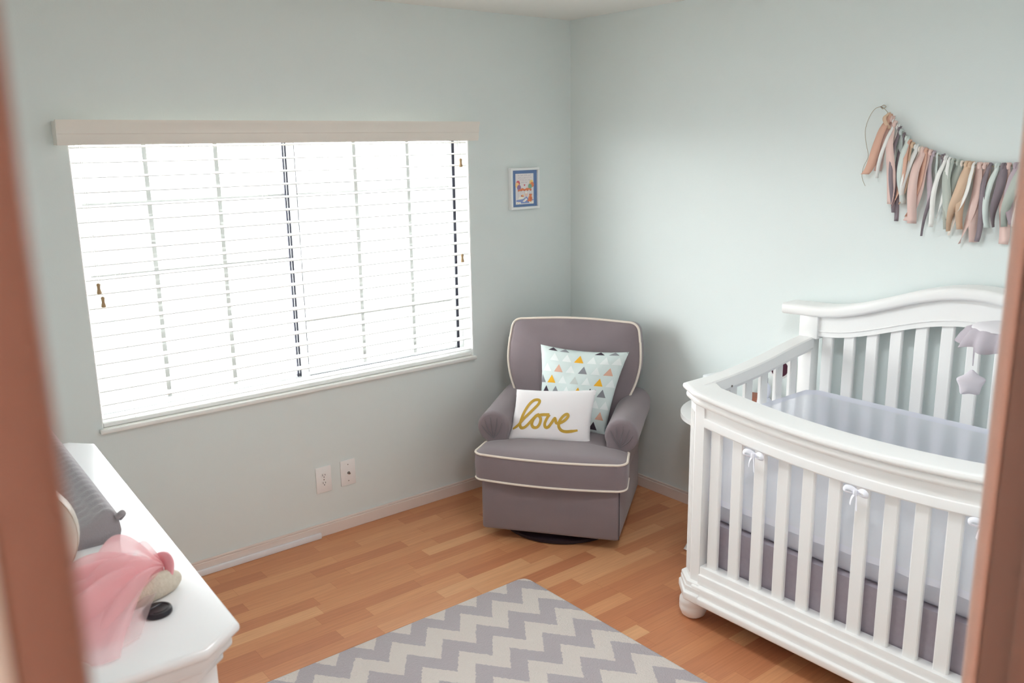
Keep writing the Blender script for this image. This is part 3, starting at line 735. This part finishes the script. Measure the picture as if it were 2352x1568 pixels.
# headboard
XH = -.075
def arch(y):
    t = abs(y-YC)/.775                          # 0 centre .. 1 tip
    return 1.140+.146*(.5+.5*math.cos(PI*min(1, t/.83))) + (.0 if t < .83 else -.004*(t-.83)/.17)
def under(y):
    t = abs(y-YC)/.66
    return 1.012+.128*(.5+.5*math.cos(PI*min(1, t*1.06)))
def cap_sweep(bm, half, off0, off1, x0, x1, n=44, bev=.012):
    ring = []
    for i in range(n+1):
        y = YC+half-2*half*i/n; e = .002
        dz = (arch(y+e)-arch(y-e))/(2*e); nn = Vector((0, -dz, 1)).normalized()
        c0 = Vector((0, y, arch(y)))
        q = []
        hh = (off1-off0)
        for (x, o) in ((x0+bev, off0), (x0+bev*.3, off0+bev*.3), (x0, off0+bev), (x0, off1-bev), (x0+bev*.3, off1-bev*.3), (x0+bev, off1), (x1, off1), (x1, off0)):
            q.append(bm.verts.new(Vector((x, y, arch(y)))+nn*o))
        ring.append(q)
    for a, b in zip(ring, ring[1:]):
        for k in range(8): bm.faces.new((a[k], a[(k+1) % 8], b[(k+1) % 8], b[k]))
    bm.faces.new(ring[0]); bm.faces.new(ring[-1][::-1])
bm = B(); cap_sweep(bm, .775, -.046, 0, -.128, -.022); cpart('headboard_cap', bm, ang=50)
bm = B(); n = 40; hb = .655
f0, f1, b0, b1 = [], [], [], []
for i in range(n+1):
    y = YC+hb-2*hb*i/n; zt, zb = arch(y)-.04, under(y)
    f0.append(bm.verts.new((-.10, y, zb))); f1.append(bm.verts.new((-.10, y, zt))); b0.append(bm.verts.new((-.06, y, zb))); b1.append(bm.verts.new((-.06, y, zt)))
for i in range(n):
    for a, b in ((f0, f1), (f1, b1), (b1, b0), (b0, f0)): bm.faces.new((a[i], a[i+1], b[i+1], b[i]))
bm.faces.new((f0[0], f1[0], b1[0], b0[0])); bm.faces.new((f0[n], b0[n], b1[n], f1[n]))
# moulding bead following the lower edge
tube(bm, [(-.101, YC+hb*.985-2*hb*.985*i/n, under(YC+hb*.985-2*hb*.985*i/n)+.022) for i in range(n+1)], .003, 6)
cpart('headboard_panel', bm, ang=40)
for sgn in (1, -1):
    bm = B(); yy = YC+sgn*.697
    box(bm, -.106, -.05, min(yy, yy-sgn*.060), max(yy, yy-sgn*.060), .10, 1.02, .003); box(bm, -.112, -.045, min(yy, yy-sgn*.085), max(yy, yy-sgn*.085), 1.0, 1.105, .003); cpart('headboard_post', bm)
    bm = B(); yf = yy-sgn*.045; lathe(bm, [(0, 0), (.03, 0), (.045, .012), (.047, .06), (.04, .1), (0, .1)], -.074, yf, 24); cpart('bun_foot', bm, ang=50)
for y in ys:
    bm = B(); slat(bm, (-.08, y, .22), (-.08, y, under(y)+.03), .047, .018, (0, 1, 0)); cpart('back_slat', bm)
bm = B(); box(bm, -.10, -.06, YC-.615, YC+.615, .15, .235, .004); cpart('back_rail', bm)
# end panels
for sgn in (1, -1):
    ye = YC+sgn*.665
    P = catmull([(-.80, 0, .915), (-.62, 0, .925), (-.42, 0, .945), (-.25, 0, .972), (-.10, 0, .992)], 5); bm = B(); ring = []
    for p in P:
        ring.append([bm.verts.new((p.x, ye+a, p.z+b)) for a, b in ((-.034, -.03), (-.034, .010), (-.029, .015), (.029, .015), (.034, .010), (.034, -.03), (.026, -.044), (-.026, -.044))])
    for a, b in zip(ring, ring[1:]):
        for k in range(8): bm.faces.new((a[k], a[(k+1) % 8], b[(k+1) % 8], b[k]))
    bm.faces.new(ring[0]); bm.faces.new(ring[-1][::-1]); cpart('end_rail', bm, ang=28)
    bm = B(); box(bm, -.79, -.10, ye-.02, ye+.02, .15, .235, .004); box(bm, -.77, -.10, ye-.012, ye+.035, .098, .16, .006); cpart('end_bottom_rail', bm)
    for i in range(6):
        x = -.695+.1*i; zt = .90+.07*((x+.8)/.7)**1.3
        bm = B(); slat(bm, (x, ye, .22), (x, ye, zt), .047, .018, (1, 0, 0)); cpart('end_slat', bm)
bm = B(); tube(bm, [(-.642, -1.6, .896), (-.642, -1.606, .896)], .0045, 10); cpart('bolt', bm, metal_m)

# crib contents: mattress, skirt, mesh bumper
def inner_loop(x_front, z, n=10):
    ya, yb = YC+.60, YC-.60
    return [(-.115, ya), (-.115, yb), (x_front, yb), (x_front, ya)]
bm = B(); box(bm, -.775, -.125, YC-.605, YC+.605, .395, .50, .03, 3)
tag(obj('crib_mattress', bm, mattress_m), 'pale crib mattress inside the white crib', 'mattress')
bm = B(); N_ = 150; pts = []
lo = [(-.117, YC+.615), (-.117, YC-.615), (-.795, YC-.615), (-.795, YC+.615)]
L = []
for i in range(4):
    a, b = Vector(lo[i]), Vector(lo[(i+1) % 4]); m_ = 70 if abs(a.x-b.x) < .01 else 40
    for k in range(m_): L.append((a+(b-a)*k/m_, Vector(((b-a).y, -(b-a).x)).normalized()))
rw = [(.398, 0), (.34, .001), (.27, .003), (.19, .004), (.135, .004)]
rg = [[bm.verts.new((*(p+nn*(a_*math.sin(i*.9)+a_*.5*math.sin(i*.31+1)))[:], z)) for i, (p, nn) in enumerate(L)] for z, a_ in rw]
for a, b in zip(rg, rg[1:]):
    for k in range(len(L)): bm.faces.new((a[k], a[(k+1) % len(L)], b[(k+1) % len(L)], b[k]))
bm.faces.new(rg[0])
tag(obj('crib_skirt', bm, skirt_m, ang=80), 'dark grey linen crib skirt hanging behind lower crib slats', 'crib skirt')
bp = thing('mesh_bumper', 'white sheer mesh bumper tied inside the crib slats', 'crib bumper', (-.45, YC, .49))
def bumper_path(z):
    """closed inner path; the front follows the leaning bowed slats"""
    out_ = []; k = (z-.225)/.565
    n = 26
    for i in range(n+1):
        y = YC+.612-1.224*i/n; x = -.828+.0155 + .004*math.sin(i*1.7)
        out_.append((x, y))
    out_ += [(-.73+.6*i/10, YC-.63) for i in range(11)][1:]
    out_ += [(-.0965+.0*i, YC-.60+1.2*i/20) for i in range(21)]
    out_ += [(-.13-.6*i/10, YC+.636) for i in range(11)][:-1]
    return out_
def strip_loop(bm, z0, z1, off=0, nz=4):
    rows_ = []
    for j in range(nz+1):
        z = z0+(z1-z0)*j/nz; pth = bumper_path(z)
        rows_.append([bm.verts.new((x, y, z)) for x, y in pth])
    for a, b in zip(rows_, rows_[1:]):
        for k in range(len(a)-1): bm.faces.new((a[k], a[k+1], b[k+1], b[k]))
        bm.faces.new((a[-1], a[0], b[0], b[-1]))
def bpp(name, bm, m, **k):
    bmesh.ops.translate(bm, verts=bm.verts[:], vec=-bp.location); return obj(name, bm, m, bp, **k)
bm = B(); strip_loop(bm, .512, .762, nz=5); bpp('mesh_panel', bm, mesh_m, ang=80)
bm = B(); strip_loop(bm, .762, .782, nz=1); bpp('top_binding', bm, band_m, ang=80)
bm = B(); strip_loop(bm, .488, .512, nz=1); bpp('bottom_binding', bm, band_m, ang=80)
ribbon_m = mat('white_ribbon', srgb(238, 238, 246), .6, .3)
def bow_knot(x, y, z):
    bm = B()
    for s in (-1, 1):
        P = catmull([(0, 0, 0), (-.008, s*.018, .012), (-.012, s*.034, .010), (-.012, s*.036, -.002), (-.006, s*.018, -.006), (0, 0, 0)], 5)
        tube(bm, [Vector((x, y, z))+p for p in P], .0075, 6, r2=.0025)
    tube(bm, [(x-.009, y, z-.008), (x-.012, y, z), (x-.009, y, z+.009)], .007, 8)
    for s, L_, dx in ((-1, .055, .012), (1, .04, -.006)):
        P = catmull([(x-.009, y, z), (x-.016, y+s*.008, z-L_*.4), (x-.012, y+s*.02+dx, z-L_)], 5)
        tube(bm, P, .007, 6, r2=.0016)
    return bpp('tie_bow', bm, ribbon_m)
for i in (2, 6, 10):
    bow_knot(-.862, ysf[i]+.004, .783+dip(ysf[i]))
# ------------------------------------------------------------------ mobile
mb = thing('crib_mobile', 'lilac grey fabric mobile canopy with hanging plush star over crib', 'mobile', (-.35, -2.435, 1.0))
def mpart(name, bm, m, par=None, **k):
    bmesh.ops.translate(bm, verts=bm.verts[:], vec=-mb.location); return obj(name, bm, m, par or mb, **k)
lil_m = mat('lilac_grey_cotton', srgb(184, 176, 184), .9, .15, bump=(240, .4), bdist=.001)
mc = (-.35, -2.435)
bm = B(); n = 96
prf = [(.004, 1.226, 0), (.055, 1.219, 0), (.092, 1.209, .001), (.104, 1.20, .006), (.118, 1.176, .010), (.130, 1.148, .013), (.128, 1.147, .013), (.112, 1.176, .009), (.092, 1.199, .001)]
rg = []
for r, z, am in prf:
    rg.append([bm.verts.new((mc[0]+(r+am*math.sin(11*2*PI*k/n))*math.cos(2*PI*k/n), mc[1]+(r+am*math.sin(11*2*PI*k/n))*math.sin(2*PI*k/n), z+am*.5*math.cos(7*2*PI*k/n))) for k in range(n)])
for a, b in zip(rg, rg[1:]):
    for k in range(n): bm.faces.new((a[k], a[(k+1) % n], b[(k+1) % n], b[k]))
bm.faces.new(rg[0]); mpart('canopy', bm, lil_m, ang=80)
bm = B(); lathe(bm, [(0, 1.2285), (.004, 1.2285), (.056, 1.2215), (.093, 1.2115), (.096, 1.205)], mc[0], mc[1], 48); mpart('canopy_top', bm, mat('canopy_top_cloth', srgb(222, 218, 222), .9, .1), ang=80)
for th, kind in ((115, 0), (235, 1), (355, 2)):
    a = math.radians(th); x, y = mc[0]+.105*math.cos(a), mc[1]+.105*math.sin(a); 
    if kind == 0: x, y = -.385, -2.362
    bm = B(); tube(bm, [(x, y, 1.19), (x, y, 1.14), (x, y, 1.11), (x+.002, y, 1.075)], [.0085, .0085, .0055, .002], 8, r2=.0015); rb = mpart('hanging_ribbon', bm, lil_m)
    bm = B(); cz = 1.016; npt = 10; R0, R1 = .066, .036
    fr_, bk_ = [], []
    d = Vector((.6, -.8, 0)) if kind == 0 else Vector((math.cos(a), math.sin(a), 0))
    ring = []
    for k in range(npt):
        t = 2*PI*k/npt+PI/2; r = R0 if k % 2 == 0 else R1
        ring.append(Vector((x, y, cz))+d*r*math.cos(t)+Vector((0, 0, r*math.sin(t))))
    nn = d.cross(Vector((0, 0, 1)))
    rv = [bm.verts.new(p) for p in ring]
    for s in (-1, 1):
        mid = [bm.verts.new(Vector((x, y, cz))+(p-Vector((x, y, cz)))*.6+nn*s*.014) for p in ring]; c0 = bm.verts.new(Vector((x, y, cz))+nn*s*.02)
        for k in range(npt):
            bm.faces.new((rv[k], rv[(k+1) % npt], mid[(k+1) % npt], mid[k])); bm.faces.new((mid[k], mid[(k+1) % npt], c0))
    o = mpart('plush_star', bm, mat('plush_star_cloth', srgb(222, 215, 222), .9, .1) if kind == 0 else bpy.data.materials['plush_star_cloth'], rb, ang=70)
    md = o.modifiers.new('sub', 'SUBSURF'); md.levels = 2; md.render_levels = 2
bm = B(); P = catmull([(-.105, -2.485, 1.17), (-.125, -2.485, 1.30), (-.14, -2.482, 1.40), (-.20, -2.468, 1.455), (-.30, -2.445, 1.44), (-.35, -2.435, 1.36), (-.35, -2.435, 1.225)], 7); tube(bm, P, .009, 12)
box(bm, -.145, -.10, -2.52, -2.45, 1.145, 1.21, .006); mpart('support_arm', bm, white_m)

# ================================================================== side table and what stands on it
TZ = .59
st = thing('console_table', 'white half round console table between glider and crib', 'table', (-.22, -1.205, 0))
def tpart(name, bm, m=white_m, **k):
    bmesh.ops.translate(bm, verts=bm.verts[:], vec=-st.location); return obj(name, bm, m, st, **k)
TY, TRY, TRX = -1.225, .27, .34
half = [(-.016-TRX*math.sin(PI*k/30), TY+TRY*math.cos(PI*k/30)) for k in range(31)]
bm = B(); prism(bm, half, TZ-.022, TZ, .005, 3); tpart('table_top', bm)
bm = B(); ins_ = [(x*.8, TY+(y-TY)*.8) for x, y in half]; prism(bm, ins_, TZ-.075, TZ-.022); tpart('table_apron', bm)
for lx, ly, ox in ((-.315, -1.225, -.09), (-.06, TY+.20, -.0), (-.06, TY-.20, -.0)):
    P = catmull([(lx, ly, TZ-.03), (lx+ox*.2, ly, .45), (lx-ox*.4, ly, .28), (lx-ox*.1, ly, .13), (lx+ox*1.1, ly, .0)], 6)
    bm = B(); tube(bm, P, [.021-.010*math.sin(PI*.85*i/(len(P)-1)) for i in range(len(P))], 12); tpart('table_leg', bm, ang=60)
# baby monitor with dark round face
mn = thing('baby_monitor', 'white monitor with round maroon face on console table', 'monitor', (-.06, -1.421, TZ))
bm = B(); lathe(bm, [(0, 0), (.032, 0), (.032, .008), (.012, .016), (.009, .17), (.012, .19), (0, .19)], 0, 0, 20); obj('stand', bm, white_m, mn, ang=50)
nv = (CAMP-Vector((-.055, -1.44, .81))); nv.z = 0; nv.normalize()
rz = math.atan2(nv.y, nv.x)
bm = B(); lathe(bm, [(0, -.026), (.038, -.024), (.046, -.008), (.046, .006), (.041, .010), (0, .010)], 0, 0, 32)
o = obj('housing', bm, white_m, mn, (0, 0, .238), (0, PI/2, rz), ang=50)
bm = B(); lathe(bm, [(0, .0165), (.033, .0145), (.0365, .010), (.0365, .009)], 0, 0, 32); obj('face', bm, mat('maroon_face', srgb(74, 24, 46), .4, .4), o)
bm = B(); lathe(bm, [(0, .0185), (.003, .018), (.003, .015)], 0, 0, 10); obj('lens', bm, vinyl_m, o)
bt = thing('lotion_bottle', 'white plastic bottle with purple cap on console table', 'bottle', (-.125, -1.395, TZ))
bm = B(); lathe(bm, [(0, 0), (.030, 0), (.033, .006), (.033, .085), (.031, .1), (.02, .115), (.022, .122), (.027, .14), (.024, .165), (.012, .18), (0, .182)], 0, 0, 28); obj('body', bm, mat('bottle_white', srgb(226, 230, 244), .35, .5), bt, ang=50)
bm = B(); lathe(bm, [(.010, .178), (.012, .18), (.012, .20), (.008, .205), (0, .205)], 0, 0, 16); obj('cap', bm, mat('purple_cap', srgb(84, 60, 98), .4, .4), bt, ang=50)
bk2 = thing('picture_book', 'thick white book with orange spine, under the brown book on table', 'book', (-.072, -1.312, TZ), .5)
bm = B(); box(bm, -.043, .047, -.045, .045, 0.003, .047); obj('pages', bm, paper_m, bk2)
bm = B(); box(bm, -.046, .049, -.048, .048, .047, .050); box(bm, -.046, .049, -.048, .048, 0, .003); obj('cover', bm, mat('white_cover', srgb(232, 228, 230), .4, .4), bk2)
bm = B(); box(bm, -.049, -.046, -.048, .048, 0, .050); obj('spine', bm, mat('orange_spine', srgb(214, 130, 40), .5, .3), bk2)
bk1 = thing('board_book', 'brown covered book lying on top of the white book on table', 'book', (-.068, -1.318, TZ+.0503), .35)
bm = B(); box(bm, -.036, .038, -.036, .036, .0035, .041); obj('pages', bm, paper_m, bk1)
bm = B(); box(bm, -.038, .040, -.038, .038, .041, .0445); box(bm, -.038, .040, -.038, .038, -.0, .0035); box(bm, -.041, -.038, -.038, .038, 0, .0445); obj('cover', bm, mat('brown_cover', srgb(172, 112, 92), .6, .3), bk1)
tb = thing('tissue_box', 'white upright tissue box in the middle of the console table', 'box', (-.17, -1.185, TZ), -.15)
bm = B(); box(bm, -.055, .055, -.055, .055, 0, .18, .006, 2); obj('carton', bm, mat('carton_white', srgb(232, 234, 236), .6, .3), tb)
bm = B(); prism(bm, [(.03*math.cos(2*PI*k/20), .02*math.sin(2*PI*k/20)) for k in range(20)], 0.1801, .1811)
obj('slot', bm, mat('slot_grey', srgb(190, 196, 200), .7, .2), tb)

# ================================================================== garland
gd = thing('ribbon_garland', 'rag tie garland of peach, mint and grey ribbons on wall', 'garland', (-.015, -2.1, 1.75))
GP = catmull([(0, -1.815, 1.892), (0, -1.855, 1.843), (0, -1.92, 1.778), (0, -2.004, 1.748), (0, -2.086, 1.718), (0, -2.178, 1.707), (0, -2.292, 1.709), (0, -2.40, 1.73), (0, -2.52, 1.78), (0, -2.62, 1.85), (0, -2.68, 1.90)], 14)
def gpart(name, bm, m, par=None, **k):
    bmesh.ops.translate(bm, verts=bm.verts[:], vec=-gd.location); return obj(name, bm, m, par or gd, **k)
twine_m = mat('jute_twine', srgb(168, 152, 128), .9, .1)
bm = B(); tube(bm, [(-.022, p.y, p.z) for p in GP], .0016, 6)
P = catmull([(-.02, -1.815, 1.892), (-.012, -1.79, 1.915), (-.008, -1.77, 1.926), (-.008, -1.745, 1.918), (-.01, -1.725, 1.885), (-.012, -1.715, 1.84), (-.012, -1.722, 1.79), (-.012, -1.735, 1.74), (-.014, -1.72, 1.70), (-.012, -1.715, 1.66), (-.01, -1.73, 1.625)], 6); tube(bm, P, .0009, 5)
P = catmull([(-.008, -1.77, 1.926), (-.006, -1.78, 1.932), (-.008, -1.79, 1.925), (-.007, -1.776, 1.918), (-.008, -1.77, 1.928)], 5); tube(bm, P, .0011, 5)
gpart('twine', bm, twine_m)
bm = B(); tube(bm, [(-.0, -1.772, 1.922), (-.014, -1.772, 1.926)], .0018, 8); gpart('nail', bm, metal_m)
rc = dict(peach=(220, 176, 156), blush=(228, 198, 190), white=(240, 239, 236), mint=(216, 225, 221), grey=(138, 126, 133), sage=(186, 192, 184), tan=(220, 190, 164), mauve=(190, 174, 182), cream=(232, 222, 212))
rm = {k: mat('ribbon_'+k, srgb(*c), .7, .25, bump=(300, .3), bdist=.0008) for k, c in rc.items()}
lacem = mat('ribbon_mint_lace', srgb(218, 226, 224), .9, .1, bump=(500, 1.0), noise=(300, srgb(186, 198, 195)))
rm['lace'] = lacem
rr = random.Random(21)
def gpos(s):                # s = distance fraction along the twine
    i = s*(len(GP)-1); k = int(min(len(GP)-2, i)); return GP[k]+(GP[k+1]-GP[k])*(i-k)
def ribbon(s, colour, L_, wd, sway, dep, twist, curl):
    p = gpos(s); y0, z0 = p.y, p.z
    bm = B(); N_ = 18; a_, b_ = [], []
    for i in range(N_+1):
        t = i/N_
        z = z0+.012-(L_+.012)*t + curl*max(0, t-.7)**2*.9
        y = y0+sway*t**1.5+.008*math.sin(t*5+twist*3)
        x = -.020-dep*min(1, t*4)-.010*math.sin(t*4.2+twist)*t
        if t < .08: x -= .006*(t/.08)
        ang = twist*t*1.6+.25*math.sin(t*6+twist)
        d = Vector((math.sin(ang)*.8, math.cos(ang), 0))*wd*.5*(.45+.55*min(1, t*5))
        c0 = Vector((min(x, -.006-abs(d.x)), y, z)); a_.append(bm.verts.new(c0-d)); b_.append(bm.verts.new(c0+d))
    for i in range(N_): bm.faces.new((a_[i], a_[i+1], b_[i+1], b_[i]))
    # the knot over the twine
    tube(bm, [(-.016, y0, z0+.006), (-.027, y0, z0+.007), (-.031, y0, z0), (-.027, y0, z0-.008)], wd*.17, 8)
    o = gpart('ribbon', bm, rm[colour], ang=80)
    md = o.modifiers.new('thickness', 'SOLIDIFY'); md.thickness = .0008; md.offset = 0
    return o
# colour, length, width, sway along the wall (positive towards the window), curl
LST = [('tan', .05, .016, .0, 0), ('peach', .235, .034, .085, .25), ('blush', .21, .03, .055, .2), ('white', .235, .014, .05, .3), ('blush', .30, .040, -.005, 0), ('white', .24, .014, .02, .3), ('grey', .31, .016, .0, 0),
 ('lace', .265, .036, .02, 0), ('grey', .32, .017, .01, 0), ('mint', .24, .022, -.01, 0), ('peach', .24, .03, .04, 0), ('tan', .22, .03, .035, 0), ('white', .22, .02, .03, .2), ('cream', .23, .02, .01, 0), ('blush', .27, .034, .02, 0), ('peach', .25, .03, .05, .1), ('blush', .27, .032, .075, .2),
 ('mauve', .20, .022, .005, 0), ('mint', .22, .014, .02, 0), ('grey', .30, .014, .045, .1), ('white', .25, .018, .03, 0), ('white', .21, .02, .015, 0), ('sage', .21, .034, .0, 0), ('sage', .24, .03, .02, 0), ('cream', .26, .024, .03, 0),
 ('tan', .24, .034, .03, 0), ('tan', .23, .03, .015, 0), ('white', .21, .018, .05, .5), ('blush', .28, .040, .04, 0), ('blush', .27, .036, .015, 0), ('grey', .265, .02, .02, 0), ('mint', .23, .02, .01, .2), ('grey', .21, .03, .0, 0), ('blush', .27, .036, -.005, 0), ('mauve', .2, .03, -.015, 0),
 ('sage', .21, .034, .02, 0), ('cream', .22, .026, .015, 0), ('white', .245, .018, .03, .4), ('blush', .17, .03, .01, .2), ('tan', .15, .026, .005, 0), ('cream', .24, .028, .01, 0), ('sage', .23, .03, .0, 0), ('white', .26, .022, .02, 0), ('mauve', .22, .016, .01, .3), ('peach', .22, .032, -.01, 0),
 ('blush', .25, .034, .01, 0), ('mint', .24, .026, .01, 0), ('grey', .28, .016, 0, 0), ('tan', .22, .03, .02, 0), ('white', .25, .02, .0, .2), ('sage', .22, .03, -.01, 0), ('peach', .24, .03, .0, 0), ('blush', .23, .03, -.01, 0), ('cream', .25, .026, 0, 0), ('lace', .24, .03, 0, 0), ('peach', .25, .03, -.03, 0)]
for i, (c, L_, wd, sw, cu) in enumerate(LST):
    s = (i+.3*rr.random())/len(LST)*.97
    ribbon(s, c, L_, wd, sw+rr.uniform(-.006, .006), .006+.022*rr.random(), rr.uniform(-.9, .9), cu)

# ================================================================== dresser
dr = thing('dresser', 'white dresser with chamfered corners beside the doorway', 'dresser', (-2.965, -1.285, 0), math.radians(-2.6))
# local frame: x right, y towards the window
def chamf(x0, x1, y0, y1, c): return [(x0, y0), (x1-c*1.25, y0), (x1, y0+c), (x1, y1-c), (x1-c, y1), (x0, y1)]
DZT = .88
X0, X1, YA, YB_ = -.255, .265, -.755, .745
bm = B(); prism(bm, chamf(X0, X1, YA, YB_, .066), DZT-.026, DZT, .011, 4); obj('top', bm, dresser_m, dr, ang=50)
bm = B(); prism(bm, chamf(X0, X1-.014, YA+.016, YB_-.016, .062), DZT-.06, DZT-.026, .012, 4); prism(bm, chamf(X0, X1-.03, YA+.034, YB_-.034, .06), DZT-.09, DZT-.055, .006, 2); obj('cornice', bm, dresser_m, dr, ang=50)
bm = B(); prism(bm, chamf(X0, X1-.042, YA+.046, YB_-.046, .058), .09, DZT-.085)
obj('body', bm, dresser_m, dr)
bm = B()
for y0, y1 in ((YA+.040, YA+.047),):
    for a in ((X0+.02, X0+.08, .16, .76), (X1-.17, X1-.115, .16, .76), (X0+.08, X1-.17, .70, .76), (X0+.08, X1-.17, .16, .22)): box(bm, a[0], a[1], y0, y1, a[2], a[3], .002)
obj('end_panel_frame', bm, dresser_m, dr)
bm = B(); prism(bm, chamf(X0, X1-.025, YA+.03, YB_-.03, .06), .055, .095, .008, 2); obj('base_moulding', bm, dresser_m, dr)
for sy in (YA+.12, YB_-.12):
    for sx in (X0+.07, X1-.10):
        bm = B(); lathe(bm, [(0, 0), (.03, 0), (.043, .014), (.043, .045), (.03, .06), (0, .06)], sx, sy, 24); obj('bun_foot', bm, dresser_m, dr, ang=50)

# changing pad
cp = thing('changing_pad', 'grey ribbed knit changing pad on the white dresser', 'changing pad', (-3.002, -.985, DZT+.0005), math.radians(-1.5))
bm = B(); nx, ny = 28, 90; Wd, Ln = .41, .90
def pz(u):     # u 0..1 across; contoured sides
    c = abs(2*u-1); return .038+.055*c**2.2
g = []
for j in range(ny+1):
    rowv = []
    for i in range(nx+1):
        u, v = i/nx, j/ny
        ed = min(1, min(u, 1-u)*14)**.5; ee = min(1, min(v, 1-v)*60)**.5
        z = pz(u)*(.72+.28*ed)*(.86+.14*ee)
        z += .0035*math.sin(u*nx*1.15)*math.cos(v*ny*1.57)*ee*ed
        rowv.append(bm.verts.new((-Wd/2+Wd*u, -Ln/2+Ln*v, z)))
    g.append(rowv)
for j in range(ny):
    for i in range(nx): bm.faces.new((g[j][i], g[j][i+1], g[j+1][i+1], g[j+1][i]))
rim = [g[0][i] for i in range(nx+1)]+[g[j][nx] for j in range(1, ny+1)]+[g[ny][i] for i in range(nx-1, -1, -1)]+[g[j][0] for j in range(ny-1, 0, -1)]
md_ = [bm.verts.new((v.co.x*1.012, v.co.y*1.006, v.co.z*.5)) for v in rim]; lo = [bm.verts.new((v.co.x*.985, v.co.y*.992, 0)) for v in rim]
for a, b in ((rim, md_), (md_, lo)):
    for k in range(len(rim)): bm.faces.new((a[k], a[(k+1) % len(rim)], b[(k+1) % len(rim)], b[k]))
bm.faces.new(lo[::-1])
obj('pad_cover', bm, knit_m, cp, ang=80)
bm = B(); P = catmull([(Wd/2-.006, -Ln/2-.002, .062), (Wd/2+.008, -Ln/2-.006, .072), (Wd/2+.012, -Ln/2+.004, .066), (Wd/2+.005, -Ln/2+.02, .05)], 5); tube(bm, P, .008, 8, r2=.005); obj('corner_fold', bm, knit_m, cp, ang=80)
# satin globe
bm = B(); R = .115; n = 40
lathe(bm, [(R*math.cos(-PI/2+PI*k/24)*(1 if k else 0), R*math.sin(-PI/2+PI*k/24)*1.06) for k in range(24)]+[(0, R*1.06)], 0, 0, n)
for k in range(8):      # seams
    a = 2*PI*k/8; tube(bm, [((R+.0006)*math.cos(-PI/2+PI*q/20)*math.cos(a), (R+.0006)*math.cos(-PI/2+PI*q/20)*math.sin(a), (R+.0006)*1.06*math.sin(-PI/2+PI*q/20)) for q in range(1, 20)], .0012, 6)
gb = obj('satin_globe', bm, pearl_m, None, (-3.037, -1.570, DZT+R*1.06+.001), (0, 0, .3), ang=80); tag(gb, 'cream satin round ball on dresser beside pink tulle', 'ball')

# tutu
tt = thing('tulle_tutu', 'crumpled pink tulle tutu with cream waistband on the dresser', 'tutu', (-2.9, -1.70, DZT))
def tsheet(name, m, a0, a1, r0, r1, h0, h1, seed, cx=-2.80, cy=-1.745, amp=.018, par=None):
    rn = random.Random(seed); f = [rn.uniform(5, 16) for _ in range(4)]; ph = [rn.uniform(0, 6) for _ in range(4)]
    bm = B(); nu, nv = 60, 24; g = []
    for i in range(nu+1):
        t = i/nu; a = math.radians(a0+(a1-a0)*t); rowv = []
        for j in range(nv+1):
            s = j/nv; wv = sum(math.sin(f[k]*t*2.2+ph[k]+s*(1.5+.6*k)) for k in range(4))/4
            r = r0+(r1-r0)*s*(1+.10*wv+.05*math.sin(9*t+seed)-.5*s*max(0, abs(2*t-1)-.8)); z = h0*(1-s)**1.0+h1*math.sin(PI*min(1, s*.97))+amp*wv*(.3+.9*math.sin(PI*min(1, s*1.02)))
            rowv.append(bm.verts.new((cx+r*math.cos(a), cy+r*math.sin(a)*1.0, DZT+max(.003+.002*s, z))))
        g.append(rowv)
    for i in range(nu):
        for j in range(nv): bm.faces.new((g[i][j], g[i+1][j], g[i+1][j+1], g[i][j+1]))
    bmesh.ops.translate(bm, verts=bm.verts[:], vec=-tt.location)
    return obj(name, bm, m, tt, ang=80)
tsheet('tulle_layer', tulle_m, 132, 232, .0, .25, .045, .050, 1, amp=.024)
tsheet('tulle_layer', tulle_m, 142, 226, .0, .25, .040, .040, 2, amp=.024)
tsheet('tulle_layer', tulle_m, 156, 236, .0, .31, .042, .030, 3, amp=.020)
tsheet('tulle_layer', tulle_m, 100, 215, .0, .185, .050, .062, 7, amp=.026)
tsheet('tulle_layer', tulle2_m, 195, 240, .0, .25, .02, .012, 4, amp=.010)
tsheet('tulle_layer', tulle2_m, 85, 170, .0, .13, .045, .035, 5, amp=.018)
bm = B(); P = catmull([(-2.812, -1.705, DZT+.045), (-2.793, -1.722, DZT+.056), (-2.789, -1.748, DZT+.050), (-2.80, -1.77, DZT+.03)], 6); tube(bm, P, .015, 10, r2=.006)
bmesh.ops.translate(bm, verts=bm.verts[:], vec=-tt.location); obj('waist_ribbon', bm, satin_m, tt, ang=80)
bm = B(); N_ = 40       # cream lace crescent, folded puffy band under the tulle
ctr = catmull([(-2.775, -1.742, 0), (-2.79, -1.756, 0), (-2.815, -1.772, 0), (-2.85, -1.783, 0), (-2.89, -1.788, 0), (-2.93, -1.77, 0)], 8)
rr_ = [.003+.024*math.sin(PI*min(1, .06+.94*i/(len(ctr)-1)))**.7 for i in range(len(ctr))]
tube(bm, [(p.x, p.y, DZT+.003+r_*.7) for p, r_ in zip(ctr, rr_)], rr_, 14)
for v in bm.verts: v.co.z = max(DZT+.0008, v.co.z)
bmesh.ops.translate(bm, verts=bm.verts[:], vec=-tt.location); obj('lace_band', bm, lace_m, tt, ang=80)
# lens cap
lc = thing('lens_cap', 'small black camera lens cap on the dresser top', 'lens cap', (-2.849, -1.850, DZT+.0005), .35)
bm = B(); lathe(bm, [(0, 0), (.0275, 0), (.029, .002), (.029, .009), (.027, .0115), (.0225, .0118), (.022, .0105), (0, .0105)], 0, 0, 40); obj('cap_body', bm, cap_m, lc, ang=40)
for s in (-1, 1):
    bm = B(); pts = [(.0205*math.cos(math.radians(a)), s*.0205*math.sin(math.radians(a))) for a in range(28, 153, 8)]
    prism(bm, [(x, y) for x, y in pts]+[(-.012, s*.0085), (.012, s*.0085)], .0095, .0122, .0006, 1); obj('pinch_tab', bm, cap_m, lc)
